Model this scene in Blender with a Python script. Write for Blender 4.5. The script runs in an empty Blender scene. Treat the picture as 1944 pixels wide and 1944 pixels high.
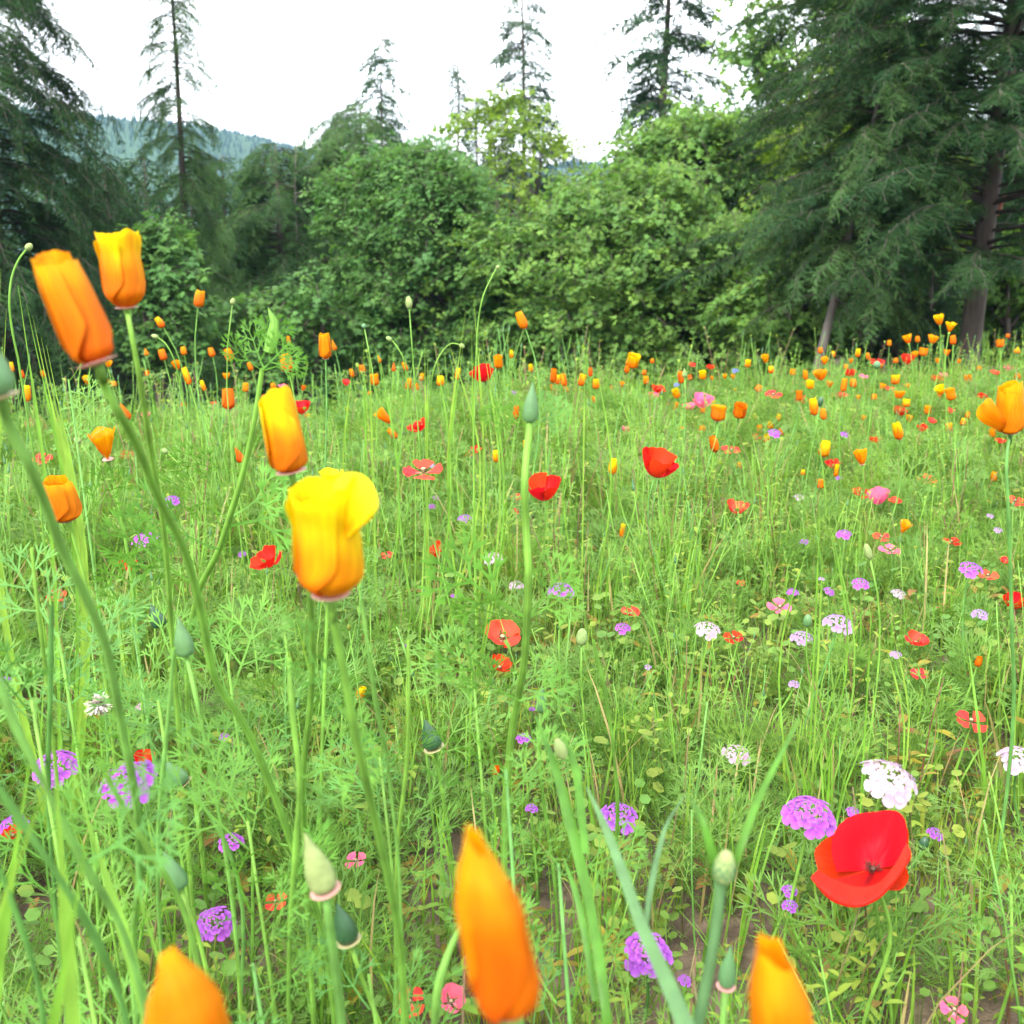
import bpy, math, random
import numpy as np
from mathutils import Vector, Matrix, Euler, Quaternion, noise as mnoise

scene = bpy.context.scene
COL = scene.collection

# ------------------------------------------------------------------ camera, world, sun, exposure
CAM_H = 0.60
PITCH = math.radians(12.0)
FPX = 2040.0                       # focal length in pixels of the 1944 px photograph
cam_d = bpy.data.cameras.new("camera")
cam = bpy.data.objects.new("camera", cam_d)
COL.objects.link(cam)
cam.location = (0, 0, CAM_H)
cam.rotation_euler = (math.pi / 2 - PITCH, 0, 0)
cam_d.sensor_width = 36.0
cam_d.lens = 36.0 * FPX / 1944.0
cam_d.clip_start = 0.02
cam_d.clip_end = 12000
cam_d.dof.use_dof = True
cam_d.dof.focus_distance = 1.15
cam_d.dof.aperture_fstop = 14.0
scene.camera = cam

SUN_EL, SUN_AZ = math.radians(42), math.radians(206)     # azimuth clockwise from +Y : behind, to the left
world = bpy.data.worlds.new("World")
scene.world = world
world.use_nodes = True
wn, wl = world.node_tree.nodes, world.node_tree.links
wn.clear()
w_out = wn.new("ShaderNodeOutputWorld")
w_bg = wn.new("ShaderNodeBackground")
w_sky = wn.new("ShaderNodeTexSky")
w_sky.sky_type = 'NISHITA'
w_sky.sun_disc = False
w_sky.sun_elevation = SUN_EL
w_sky.sun_rotation = SUN_AZ
w_sky.dust_density = 2.5
w_sky.air_density = 1.0
w_mix = wn.new("ShaderNodeMix")
w_mix.data_type = 'RGBA'
w_mix.inputs[0].default_value = 0.72                    # bright cloud layer over the blue
w_mix.inputs[7].default_value = (11.2, 11.1, 10.9, 1)
wl.new(w_sky.outputs[0], w_mix.inputs[6])
wl.new(w_mix.outputs[2], w_bg.inputs[0])
w_bg.inputs[1].default_value = 0.10
wl.new(w_bg.outputs[0], w_out.inputs[0])

sun_d = bpy.data.lights.new("sun", 'SUN')
sun_d.energy = 1.5
sun_d.angle = math.radians(14)
sun_d.color = (1.0, 0.95, 0.86)
sun = bpy.data.objects.new("sun", sun_d)
COL.objects.link(sun)
sdir = Vector((math.sin(SUN_AZ) * math.cos(SUN_EL), math.cos(SUN_AZ) * math.cos(SUN_EL), math.sin(SUN_EL)))
sun.rotation_euler = sdir.to_track_quat('Z', 'Y').to_euler()
sun.location = (0, -3, 30)

scene.view_settings.view_transform = 'Standard'
scene.view_settings.look = 'None'
scene.view_settings.exposure = 2.6
scene.view_settings.gamma = 1.0
scene.view_settings.use_curve_mapping = False
scene.render.film_transparent = False
cy = scene.cycles
cy.max_bounces = 10
cy.diffuse_bounces = 8
cy.glossy_bounces = 2
cy.transmission_bounces = 5
cy.volume_bounces = 0
cy.use_denoising = True

# ------------------------------------------------------------------ small tools
R = random.Random(7)
UPV = Vector((0, math.sin(PITCH), math.cos(PITCH)))
FWD = Vector((0, math.cos(PITCH), -math.sin(PITCH)))
RGT = Vector((1, 0, 0))
CAMP = Vector((0, 0, CAM_H))


def at(px, py, depth):
    return CAMP + depth * (FWD + RGT * ((px - 972) / FPX) + UPV * (-(py - 972) / FPX))


def sm(t):
    t = max(0.0, min(1.0, t))
    return t * t * (3 - 2 * t)


def edge_y(x):
    return 3.9 + 0.30 * max(-3.0, min(3.0, x))


def gz(x, y):
    """height of the ground: the bed is nearly level, beyond its far edge the land falls away"""
    xc = max(-2.2, min(2.2, x))
    z = 0.010 * xc * max(0.0, min(y, 5.0))
    t = max(0.0, y - edge_y(x))
    k = 0.28 + (0.10 - 0.28) * sm((x + 1.5) / 4.0)
    z -= k * 16 * (1 - math.exp(-t / 16.0)) * (1 - math.exp(-t * 2.0))
    z -= 0.05 * max(0.0, y - 60)
    if y < 6 and abs(x) < 6:
        z += 0.012 * mnoise.noise((x * 3.1, y * 3.1, 0))
    return z


def px_of(P):
    v = P - CAMP
    d = v.dot(FWD)
    return 972 + FPX * v.dot(RGT) / d, 972 - FPX * v.dot(UPV) / d


def root_under_path(pw):
    """where a stem given from the bloom down meets the ground: it keeps part of its lean"""
    last, prev = pw[-1], pw[-2]
    dz = max(.02, prev.z - last.z)
    k = min(1.2, (last.z - gz(last.x, last.y)) / dz) * .55
    x, y = last.x + (last.x - prev.x) * k, last.y + (last.y - prev.y) * k + .01
    return Vector((x, y, gz(x, y)))


class MB:
    def __init__(s):
        s.v, s.f, s.m, s.pv = [], [], [], []

    def vert(s, p, uv=(0, 0, 0)):
        s.v.append((p[0], p[1], p[2]))
        s.pv.append(uv)
        return len(s.v) - 1

    def face(s, ids, m=0):
        s.f.append(tuple(ids))
        s.m.append(m)

    def grid(s, fn, nu, nv, m=0):
        base = len(s.v)
        for j in range(nv + 1):
            for i in range(nu + 1):
                u, v = i / nu, j / nv
                s.vert(fn(u, v), (u, v, 0))
        for j in range(nv):
            for i in range(nu):
                a = base + j * (nu + 1) + i
                s.face((a, a + 1, a + nu + 2, a + nu + 1), m)

    def tube(s, path, radii, sides=6, m=0, cap=True):
        n = len(path)
        path = [Vector(p) for p in path]
        base = len(s.v)
        ref = None
        for k in range(n):
            t = (path[min(k + 1, n - 1)] - path[max(k - 1, 0)])
            if t.length < 1e-9:
                t = Vector((0, 0, 1))
            t.normalize()
            if ref is None:
                ref = t.orthogonal().normalized()
            ref = (ref - t * ref.dot(t))
            if ref.length < 1e-6:
                ref = t.orthogonal()
            ref.normalize()
            b = t.cross(ref)
            for q in range(sides):
                a = 2 * math.pi * q / sides
                p = path[k] + (ref * math.cos(a) + b * math.sin(a)) * radii[k]
                s.vert(p, (q / sides, k / (n - 1), 0))
        for k in range(n - 1):
            for q in range(sides):
                a = base + k * sides + q
                b2 = base + k * sides + (q + 1) % sides
                s.face((a, b2, b2 + sides, a + sides), m)
        if cap and sides >= 3:
            s.face([base + (n - 1) * sides + q for q in range(sides)], m)

    def lathe(s, prof, sides=10, m=0, M=None):
        base = len(s.v)
        for k, (r, z) in enumerate(prof):
            for q in range(sides):
                a = 2 * math.pi * q / sides
                p = Vector((r * math.cos(a), r * math.sin(a), z))
                if M is not None:
                    p = M @ p
                s.vert(p, (q / sides, k / (len(prof) - 1), 0))
        for k in range(len(prof) - 1):
            for q in range(sides):
                a = base + k * sides + q
                b2 = base + k * sides + (q + 1) % sides
                s.face((a, b2, b2 + sides, a + sides), m)

    def ribbon(s, path, widths, side, m=0, fold=0.0):
        """leaf blade along a path; side = sideways vector; fold lifts the margins"""
        path = [Vector(p) for p in path]
        n = len(path)
        ids = []
        for k in range(n):
            t = path[min(k + 1, n - 1)] - path[max(k - 1, 0)]
            sd = Vector(side)
            sd = sd - t * (sd.dot(t) / max(t.length_squared, 1e-12))
            if sd.length < 1e-9:
                sd = t.orthogonal()
            sd.normalize()
            up = sd.cross(t)
            if up.length > 1e-9:
                up.normalize()
            w = widths[k]
            if fold:
                ids.append((s.vert(path[k] - sd * w + up * fold * w, (0, k / (n - 1), 0)),
                            s.vert(path[k], (.5, k / (n - 1), 0)),
                            s.vert(path[k] + sd * w + up * fold * w, (1, k / (n - 1), 0))))
            else:
                ids.append((s.vert(path[k] - sd * w, (0, k / (n - 1), 0)), s.vert(path[k] + sd * w, (1, k / (n - 1), 0))))
        for k in range(n - 1):
            a, b = ids[k], ids[k + 1]
            for q in range(len(a) - 1):
                s.face((a[q], a[q + 1], b[q + 1], b[q]), m)

    def mesh(s, name, mats, smooth=True):
        me = bpy.data.meshes.new(name)
        me.from_pydata(s.v, [], s.f)
        for mt in (mats if isinstance(mats, (list, tuple)) else [mats]):
            me.materials.append(mt)
        me.polygons.foreach_set("material_index", s.m)
        if smooth:
            me.polygons.foreach_set("use_smooth", [True] * len(s.f))
        a = me.attributes.new("pv", 'FLOAT_VECTOR', 'POINT')
        a.data.foreach_set("vector", np.array(s.pv, dtype=np.float32).ravel())
        me.update()
        return me


def obj(name, me, parent=None, mat=None):
    o = bpy.data.objects.new(name, me)
    COL.objects.link(o)
    if parent is not None:
        o.parent = parent
    if mat is not None:
        o.matrix_local = mat
    return o


def tag(o, label=None, cat=None, group=None, kind=None):
    if label: o["label"] = label
    if cat: o["category"] = cat
    if group: o["group"] = group
    if kind: o["kind"] = kind
    return o


def thing(name, loc, label, cat, group=None):
    e = bpy.data.objects.new(name, None)
    COL.objects.link(e)
    e.location = loc
    e.empty_display_size = 0.02
    return tag(e, label, cat, group)


# ------------------------------------------------------------------ materials
def new_mat(name):
    m = bpy.data.materials.new(name)
    m.use_nodes = True
    nt = m.node_tree
    nt.nodes.clear()
    out = nt.nodes.new("ShaderNodeOutputMaterial")
    return m, nt, nt.nodes, nt.links, out


def ramp(n, stops):
    r = n.new("ShaderNodeValToRGB")
    e = r.color_ramp.elements
    while len(e) < len(stops):
        e.new(0.5)
    for k, (p, c) in enumerate(stops):
        e[k].position = p
        e[k].color = (c[0], c[1], c[2], 1)
    return r


def leaf_mat(name, cols, trans=0.35, rough=0.45, spec=0.35, tcol=(1.25, 1.25, 0.6), nscale=30, vshade=0.25, ribs=0.0):
    """foliage: colour picked per plant (object random), mottled by noise, partly see-through to light"""
    m, nt, n, l, out = new_mat(name)
    oi = n.new("ShaderNodeObjectInfo")
    k = len(cols)
    rp = ramp(n, [(i / max(1, k - 1), c) for i, c in enumerate(cols)])
    l.new(oi.outputs["Random"], rp.inputs[0])
    geo = n.new("ShaderNodeNewGeometry")
    nz = n.new("ShaderNodeTexNoise")
    nz.inputs["Scale"].default_value = nscale
    nz.inputs["Detail"].default_value = 2
    l.new(geo.outputs["Position"], nz.inputs["Vector"])
    mr = n.new("ShaderNodeMapRange")
    mr.inputs["From Min"].default_value = 0.3
    mr.inputs["From Max"].default_value = 0.7
    mr.inputs["To Min"].default_value = 1 - vshade
    mr.inputs["To Max"].default_value = 1 + vshade
    l.new(nz.outputs["Fac"], mr.inputs["Value"])
    mul = n.new("ShaderNodeVectorMath")
    mul.operation = 'SCALE'
    l.new(rp.outputs[0], mul.inputs[0])
    if ribs:
        atr = n.new("ShaderNodeAttribute"); atr.attribute_name = "pv"
        sx_ = n.new("ShaderNodeSeparateXYZ"); l.new(atr.outputs["Vector"], sx_.inputs[0])
        m1 = n.new("ShaderNodeMath"); m1.operation = 'MULTIPLY'; m1.inputs[1].default_value = 2 * math.pi * 7
        m2 = n.new("ShaderNodeMath"); m2.operation = 'SINE'
        m4 = n.new("ShaderNodeMath"); m4.operation = 'MULTIPLY_ADD'; m4.inputs[1].default_value = ribs; m4.inputs[2].default_value = 1.0
        m5 = n.new("ShaderNodeMath"); m5.operation = 'MULTIPLY'
        l.new(sx_.outputs[0], m1.inputs[0]); l.new(m1.outputs[0], m2.inputs[0]); l.new(m2.outputs[0], m4.inputs[0])
        l.new(m4.outputs[0], m5.inputs[0]); l.new(mr.outputs[0], m5.inputs[1]); l.new(m5.outputs[0], mul.inputs["Scale"])
    else:
        l.new(mr.outputs[0], mul.inputs["Scale"])
    p = n.new("ShaderNodeBsdfPrincipled")
    l.new(mul.outputs[0], p.inputs["Base Color"])
    p.inputs["Roughness"].default_value = rough
    p.inputs["Specular IOR Level"].default_value = spec
    tr = n.new("ShaderNodeBsdfTranslucent")
    tm = n.new("ShaderNodeVectorMath")
    tm.operation = 'MULTIPLY'
    tm.inputs[1].default_value = tcol
    l.new(mul.outputs[0], tm.inputs[0])
    l.new(tm.outputs[0], tr.inputs["Color"])
    mx = n.new("ShaderNodeMixShader")
    mx.inputs[0].default_value = trans
    l.new(p.outputs[0], mx.inputs[1])
    l.new(tr.outputs[0], mx.inputs[2])
    l.new(mx.outputs[0], out.inputs[0])
    return m


def petal_mat(name, stops, trans=0.4, rough=0.55, spec=0.14, streak=0.15, hue=0.012, bump=0.10, sx=26.0):
    """petal: colour along its length, fine lengthwise veins"""
    m, nt, n, l, out = new_mat(name)
    at_ = n.new("ShaderNodeAttribute")
    at_.attribute_name = "pv"
    sep = n.new("ShaderNodeSeparateXYZ")
    l.new(at_.outputs["Vector"], sep.inputs[0])
    oi = n.new("ShaderNodeObjectInfo")
    cmb = n.new("ShaderNodeCombineXYZ")
    mu = n.new("ShaderNodeMath"); mu.operation = 'MULTIPLY'; mu.inputs[1].default_value = sx
    mv = n.new("ShaderNodeMath"); mv.operation = 'MULTIPLY'; mv.inputs[1].default_value = 1.6
    mw = n.new("ShaderNodeMath"); mw.operation = 'MULTIPLY'; mw.inputs[1].default_value = 40
    l.new(sep.outputs[0], mu.inputs[0]); l.new(sep.outputs[1], mv.inputs[0]); l.new(oi.outputs["Random"], mw.inputs[0])
    l.new(mu.outputs[0], cmb.inputs[0]); l.new(mv.outputs[0], cmb.inputs[1]); l.new(mw.outputs[0], cmb.inputs[2])
    nz = n.new("ShaderNodeTexNoise")
    nz.inputs["Scale"].default_value = 1.0
    nz.inputs["Detail"].default_value = 3
    l.new(cmb.outputs[0], nz.inputs["Vector"])
    # length coordinate wobbled so that the colour change is not a straight line
    cm2 = n.new("ShaderNodeCombineXYZ")
    m3 = n.new("ShaderNodeMath"); m3.operation = 'MULTIPLY'; m3.inputs[1].default_value = 2.6
    l.new(sep.outputs[0], m3.inputs[0]); l.new(m3.outputs[0], cm2.inputs[0]); l.new(mv.outputs[0], cm2.inputs[1]); l.new(mw.outputs[0], cm2.inputs[2])
    n2 = n.new("ShaderNodeTexNoise")
    n2.inputs["Scale"].default_value = 1.0
    n2.inputs["Detail"].default_value = 1
    l.new(cm2.outputs[0], n2.inputs["Vector"])
    ad = n.new("ShaderNodeMath"); ad.operation = 'MULTIPLY_ADD'
    ad.inputs[1].default_value = 0.9
    l.new(n2.outputs["Fac"], ad.inputs[0]); l.new(sep.outputs[1], ad.inputs[2])
    sb = n.new("ShaderNodeMath"); sb.operation = 'SUBTRACT'; sb.inputs[1].default_value = 0.45
    l.new(ad.outputs[0], sb.inputs[0])
    rp = ramp(n, stops)
    l.new(sb.outputs[0], rp.inputs[0])
    mr = n.new("ShaderNodeMapRange")
    mr.inputs["From Min"].default_value = 0.3; mr.inputs["From Max"].default_value = 0.7
    mr.inputs["To Min"].default_value = 1 - streak; mr.inputs["To Max"].default_value = 1 + streak
    l.new(nz.outputs["Fac"], mr.inputs["Value"])
    sc = n.new("ShaderNodeVectorMath"); sc.operation = 'SCALE'
    l.new(rp.outputs[0], sc.inputs[0]); l.new(mr.outputs[0], sc.inputs["Scale"])
    hs = n.new("ShaderNodeHueSaturation")
    mh = n.new("ShaderNodeMapRange")
    mh.inputs["To Min"].default_value = 0.5 - hue; mh.inputs["To Max"].default_value = 0.5 + hue
    l.new(oi.outputs["Random"], mh.inputs["Value"])
    l.new(mh.outputs[0], hs.inputs["Hue"]); l.new(sc.outputs[0], hs.inputs["Color"])
    bp = n.new("ShaderNodeBump")
    bp.inputs["Strength"].default_value = bump
    bp.inputs["Distance"].default_value = 0.001
    l.new(nz.outputs["Fac"], bp.inputs["Height"])
    p = n.new("ShaderNodeBsdfPrincipled")
    p.inputs["Roughness"].default_value = rough
    p.inputs["Specular IOR Level"].default_value = spec
    l.new(hs.outputs[0], p.inputs["Base Color"]); l.new(bp.outputs[0], p.inputs["Normal"])
    tr = n.new("ShaderNodeBsdfTranslucent")
    l.new(hs.outputs[0], tr.inputs["Color"])
    mx = n.new("ShaderNodeMixShader"); mx.inputs[0].default_value = trans
    l.new(p.outputs[0], mx.inputs[1]); l.new(tr.outputs[0], mx.inputs[2]); l.new(mx.outputs[0], out.inputs[0])
    return m


def rough_mat(name, c1, c2, scale=20, rough=0.85, bump=0.4, detail=6, stretch=(1, 1, 1)):
    m, nt, n, l, out = new_mat(name)
    tc = n.new("ShaderNodeTexCoord")
    mp = n.new("ShaderNodeMapping")
    mp.inputs["Scale"].default_value = stretch
    l.new(tc.outputs["Object"], mp.inputs[0])
    nz = n.new("ShaderNodeTexNoise")
    nz.inputs["Scale"].default_value = scale; nz.inputs["Detail"].default_value = detail
    l.new(mp.outputs[0], nz.inputs["Vector"])
    rp = ramp(n, [(0.3, c1), (0.7, c2)])
    l.new(nz.outputs["Fac"], rp.inputs[0])
    p = n.new("ShaderNodeBsdfPrincipled")
    p.inputs["Roughness"].default_value = rough
    p.inputs["Specular IOR Level"].default_value = 0.2
    l.new(rp.outputs[0], p.inputs["Base Color"])
    bp = n.new("ShaderNodeBump")
    bp.inputs["Strength"].default_value = bump
    bp.inputs["Distance"].default_value = 0.02
    l.new(nz.outputs["Fac"], bp.inputs["Height"])
    l.new(bp.outputs[0], p.inputs["Normal"])
    l.new(p.outputs[0], out.inputs[0])
    return m


M_SOIL = rough_mat("soil", (0.045, 0.032, 0.021), (0.15, 0.112, 0.078), 34, 0.95, 0.9)
M_HILL = rough_mat("hill_green", (0.016, 0.035, 0.014), (0.03, 0.06, 0.022), 0.02, 0.95, 0.0)
M_BARK = rough_mat("bark", (0.030, 0.024, 0.020), (0.10, 0.085, 0.072), 9, 0.9, 0.9, 8, (1, 1, 0.22))
M_TWIG = rough_mat("twig_bark", (0.018, 0.015, 0.012), (0.045, 0.038, 0.032), 9, 0.95, 0.5)
M_BARKG = rough_mat("grey_bark", (0.045, 0.040, 0.036), (0.14, 0.128, 0.115), 9, 0.9, 0.7, 8, (1, 1, 0.25))
M_DEAD = rough_mat("dead_wood", (0.06, 0.055, 0.048), (0.13, 0.118, 0.10), 14, 0.9, 0.5, 6, (1, 1, 0.3))
M_REDWOOD = rough_mat("torn_wood", (0.22, 0.075, 0.05), (0.34, 0.13, 0.09), 20, 0.8, 0.5)

M_GRASS = leaf_mat("grass_green", [(0.096, 0.215, 0.026), (0.122, 0.255, 0.030), (0.165, 0.270, 0.040), (0.100, 0.230, 0.034)], 0.44, 0.55, 0.2, (1.2, 1.25, 0.7))
M_STRAW = leaf_mat("straw", [(0.24, 0.22, 0.09), (0.20, 0.15, 0.06)], 0.3, 0.6, 0.15, (1.1, 1.05, 0.7))
M_FEATH = leaf_mat("feathery_green", [(0.080, 0.178, 0.036), (0.104, 0.210, 0.034), (0.112, 0.216, 0.052), (0.118, 0.205, 0.026)], 0.42, 0.6, 0.18, (1.2, 1.2, 0.7))
M_LEAFY = leaf_mat("leafy_green", [(0.096, 0.190, 0.022), (0.130, 0.234, 0.026), (0.185, 0.245, 0.030), (0.100, 0.198, 0.028)], 0.42, 0.55, 0.18, (1.2, 1.25, 0.65))
M_COVER = leaf_mat("ground_cover_green", [(0.075, 0.175, 0.032), (0.110, 0.205, 0.036), (0.170, 0.210, 0.030), (0.090, 0.185, 0.030)], 0.38, 0.6, 0.2, (1.2, 1.2, 0.7))
M_DRY = leaf_mat("dry_leaf", [(0.20, 0.18, 0.02), (0.13, 0.085, 0.025), (0.22, 0.20, 0.03), (0.15, 0.055, 0.03)], 0.3, 0.6, 0.12, (1.1, 1.1, 0.6))
M_REDSTEM = leaf_mat("red_stem", [(0.11, 0.05, 0.03), (0.09, 0.10, 0.03), (0.14, 0.05, 0.04)], 0.1, 0.5, 0.3)
M_STEM = leaf_mat("stem_green", [(0.120, 0.265, 0.040), (0.150, 0.290, 0.044), (0.100, 0.245, 0.060)], 0.25, 0.55, 0.2, (1.2, 1.2, 0.7), 45, 0.28, .16)
M_STEMD = leaf_mat("stem_dark", [(0.064, 0.170, 0.034), (0.072, 0.185, 0.038)], 0.18, 0.55, 0.2, (1.2, 1.2, 0.7), 45, 0.25, .16)
M_HERO = leaf_mat("leaf_green", [(0.080, 0.205, 0.030), (0.100, 0.225, 0.034), (0.072, 0.195, 0.046)], 0.38, 0.55, 0.18, (1.15, 1.2, 0.7))
M_BLADE = leaf_mat("blade_bluegreen", [(0.070, 0.150, 0.055), (0.060, 0.140, 0.048)], 0.3, 0.5, 0.25, (1.1, 1.15, 0.7), 70, 0.2)
M_BLADE2 = leaf_mat("blade_green", [(0.048, 0.140, 0.014), (0.058, 0.155, 0.018)], 0.32, 0.5, 0.2, (1.15, 1.2, 0.6), 70, 0.25)
M_BUD = leaf_mat("bud_green", [(0.070, 0.165, 0.075), (0.085, 0.180, 0.065)], 0.2, 0.4, 0.35, (1.1, 1.15, 0.7), 120, 0.15)
M_BUDD = leaf_mat("bud_dark_green", [(0.020, 0.060, 0.026), (0.026, 0.070, 0.028)], 0.1, 0.35, 0.4, (1.1, 1.1, 0.7), 120, 0.15)
M_BUDB = leaf_mat("bud_tan", [(0.19, 0.24, 0.09), (0.15, 0.22, 0.075)], 0.1, 0.6, 0.15, (1.1, 1.1, 0.7), 200, 0.2)
M_RIM = leaf_mat("rim_pink", [(0.50, 0.24, 0.22), (0.46, 0.26, 0.22)], 0.3, 0.5, 0.3, (1, 1, 1), 80, 0.08)
M_RIMG = leaf_mat("rim_pale", [(0.36, 0.30, 0.17), (0.30, 0.30, 0.14)], 0.3, 0.5, 0.3, (1, 1, 1), 80, 0.08)
M_MAPLE = leaf_mat("maple_leaf", [(0.058, 0.140, 0.032), (0.086, 0.192, 0.036), (0.126, 0.230, 0.040), (0.074, 0.168, 0.038), (0.104, 0.188, 0.030)], 0.44, 0.6, 0.2, (1.3, 1.25, 0.7), 4, 0.3)
M_MAPLED = leaf_mat("maple_leaf_dark", [(0.048, 0.128, 0.034), (0.064, 0.158, 0.038), (0.086, 0.182, 0.040), (0.054, 0.140, 0.040)], 0.42, 0.6, 0.2, (1.3, 1.3, 0.8), 4, 0.3)
M_MAPLEY = leaf_mat("maple_leaf_yellow", [(0.100, 0.180, 0.018), (0.130, 0.210, 0.022), (0.085, 0.165, 0.022)], 0.45, 0.55, 0.16, (1.3, 1.3, 0.6), 4, 0.25)
M_FIR = leaf_mat("fir_needles", [(0.013, 0.038, 0.015), (0.020, 0.053, 0.018), (0.030, 0.066, 0.020)], 0.28, 0.75, 0.07, (1.3, 1.3, 0.8), 3, 0.3)
M_CEDAR = leaf_mat("cedar_needles", [(0.034, 0.080, 0.028), (0.046, 0.102, 0.032), (0.060, 0.118, 0.034)], 0.32, 0.75, 0.08, (1.3, 1.3, 0.8), 3, 0.3)
M_FARFIR = leaf_mat("far_fir", [(0.015, 0.034, 0.018), (0.021, 0.042, 0.021)], 0.1, 0.6, 0.1, (1.2, 1.2, 0.7), 0.02, 0.2)

P_ORANGE = petal_mat("petal_orange", [(0.0, (0.427, 0.085, 0.0009)), (0.35, (0.495, 0.121, 0.0009)), (0.75, (0.530, 0.167, 0.0009)), (1.0, (0.546, 0.242, 0.0018))])
P_DEEP = petal_mat("petal_deep_orange", [(0.0, (0.409, 0.060, 0.0009)), (0.5, (0.478, 0.085, 0.0009)), (1.0, (0.512, 0.131, 0.0009))])
P_GOLD = petal_mat("petal_gold", [(0.0, (0.444, 0.085, 0.0009)), (0.40, (0.512, 0.146, 0.0009)), (0.75, (0.546, 0.282, 0.0018)), (1.0, (0.564, 0.424, 0.0018))])
P_YELLOW = petal_mat("petal_yellow", [(0.0, (0.478, 0.121, 0.0009)), (0.30, (0.512, 0.172, 0.0009)), (0.65, (0.564, 0.373, 0.0018)), (1.0, (0.580, 0.504, 0.0027))])
P_RED = petal_mat("petal_red", [(0.0, (0.176, 0.003, 0.0036)), (0.15, (0.387, 0.008, 0.0045)), (1.0, (0.493, 0.017, 0.0054))], 0.38, 0.55, 0.12, 0.12, 0.006, 0.5, 34)
P_CORAL = petal_mat("petal_coral", [(0.0, (0.60, 0.30, 0.22)), (0.25, (0.56, 0.045, 0.030)), (1.0, (0.60, 0.036, 0.020))], 0.4, 0.5, 0.2, 0.14, 0.008, 0.6, 34)
P_PINK = petal_mat("petal_pink", [(0.0, (0.66, 0.40, 0.42)), (0.35, (0.66, 0.08, 0.17)), (1.0, (0.70, 0.12, 0.22))], 0.4, 0.5, 0.2, 0.12, 0.012, 0.5, 34)
P_PURPLE = petal_mat("petal_purple", [(0.0, (0.18, 0.030, 0.27)), (0.5, (0.28, 0.060, 0.40)), (1.0, (0.36, 0.10, 0.48))], 0.35, 0.5, 0.2, 0.10, 0.012, 0.3)
P_LILAC = petal_mat("petal_lilac", [(0.0, (0.28, 0.13, 0.36)), (1.0, (0.36, 0.25, 0.45))], 0.35, 0.5, 0.2, 0.08, 0.01, 0.3)
P_WHITE = petal_mat("petal_white", [(0.0, (0.66, 0.36, 0.50)), (0.40, (0.34, 0.22, 0.30)), (1.0, (0.37, 0.325, 0.37))], 0.35, 0.5, 0.2, 0.05, 0.004, 0.3)
P_BLUE = petal_mat("petal_blue", [(0.0, (0.10, 0.08, 0.40)), (1.0, (0.16, 0.16, 0.62))], 0.35, 0.5, 0.2)
M_STAMEN = rough_mat("stamen_dark", (0.035, 0.008, 0.012), (0.10, 0.06, 0.035), 300, 0.8, 0.2)
M_FLUFF = rough_mat("seed_fluff", (0.40, 0.34, 0.28), (0.66, 0.62, 0.56), 120, 0.95, 0.5)

# ------------------------------------------------------------------ ground, hills
def polar_sheet(name, radii, azs, zf, mat, label, cat):
    mb = MB()
    na = len(azs)
    for r in radii:
        for a in azs:
            x, y = r * math.sin(a), r * math.cos(a)
            mb.vert((x, y, zf(x, y, r, a)))
    for j in range(len(radii) - 1):
        for i in range(na - 1):
            k = j * na + i
            mb.face((k, k + 1, k + na + 1, k + na))
    o = obj(name, mb.mesh(name, mat))
    return tag(o, label, cat, None, 'structure')


rad = [0.0] + [0.06 * 1.075 ** i for i in range(122)]
rad = [r for r in rad if r < 250] + [262]
polar_sheet("ground", rad, [math.radians(-180 + 3 * i) for i in range(121)],
            lambda x, y, r, a: gz(x, y), M_SOIL, "brown garden soil under the flowers, falling away to the wood", "ground")

RIDGE = [(-2500, 330), (-900, 170), (-400, 165), (60, 196), (130, 206), (210, 212), (300, 224), (430, 240), (510, 252), (570, 268),
         (680, 296), (860, 330), (1000, 312), (1080, 297), (1180, 306), (1400, 330), (1944, 320), (2600, 290), (4500, 330)]


def ridge_slope(a):
    px = 972 + FPX * math.tan(max(-1.2, min(1.2, a))) / math.cos(PITCH) * 0.98
    for (x0, y0), (x1, y1) in zip(RIDGE, RIDGE[1:]):
        if px <= x1 or x1 == 4500:
            t = (px - x0) / (x1 - x0)
            py = y0 + (y1 - y0) * max(0, min(1, t))
            break
    yc = -(py - 972) / FPX
    return (math.sin(PITCH) * -1 + yc * math.cos(PITCH)) / (math.cos(PITCH) + yc * math.sin(PITCH)) * math.cos(max(-1.2, min(1.2, a)))


HR = 700.0


def hill_z(x, y, r, a):
    top = ridge_slope(a) * HR - 5
    t = sm((r - 250) / (HR - 250))
    z0 = -22.0
    z = z0 + (top - z0) * t
    if r > HR:
        z = top - (r - HR) * 0.12
    z += 5 * t * mnoise.noise((x * 0.014, y * 0.014, 3.0)) * (1 if r < HR * 0.96 else 0.3)
    return z


hr_ = [240 + (HR - 240) * (i / 46) for i in range(47)] + [760, 900, 1200]
polar_sheet("hill", hr_, [math.radians(-75 + 1.25 * i) for i in range(121)], hill_z, M_HILL,
            "blue wooded hill behind the trees", "hill")


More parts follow.
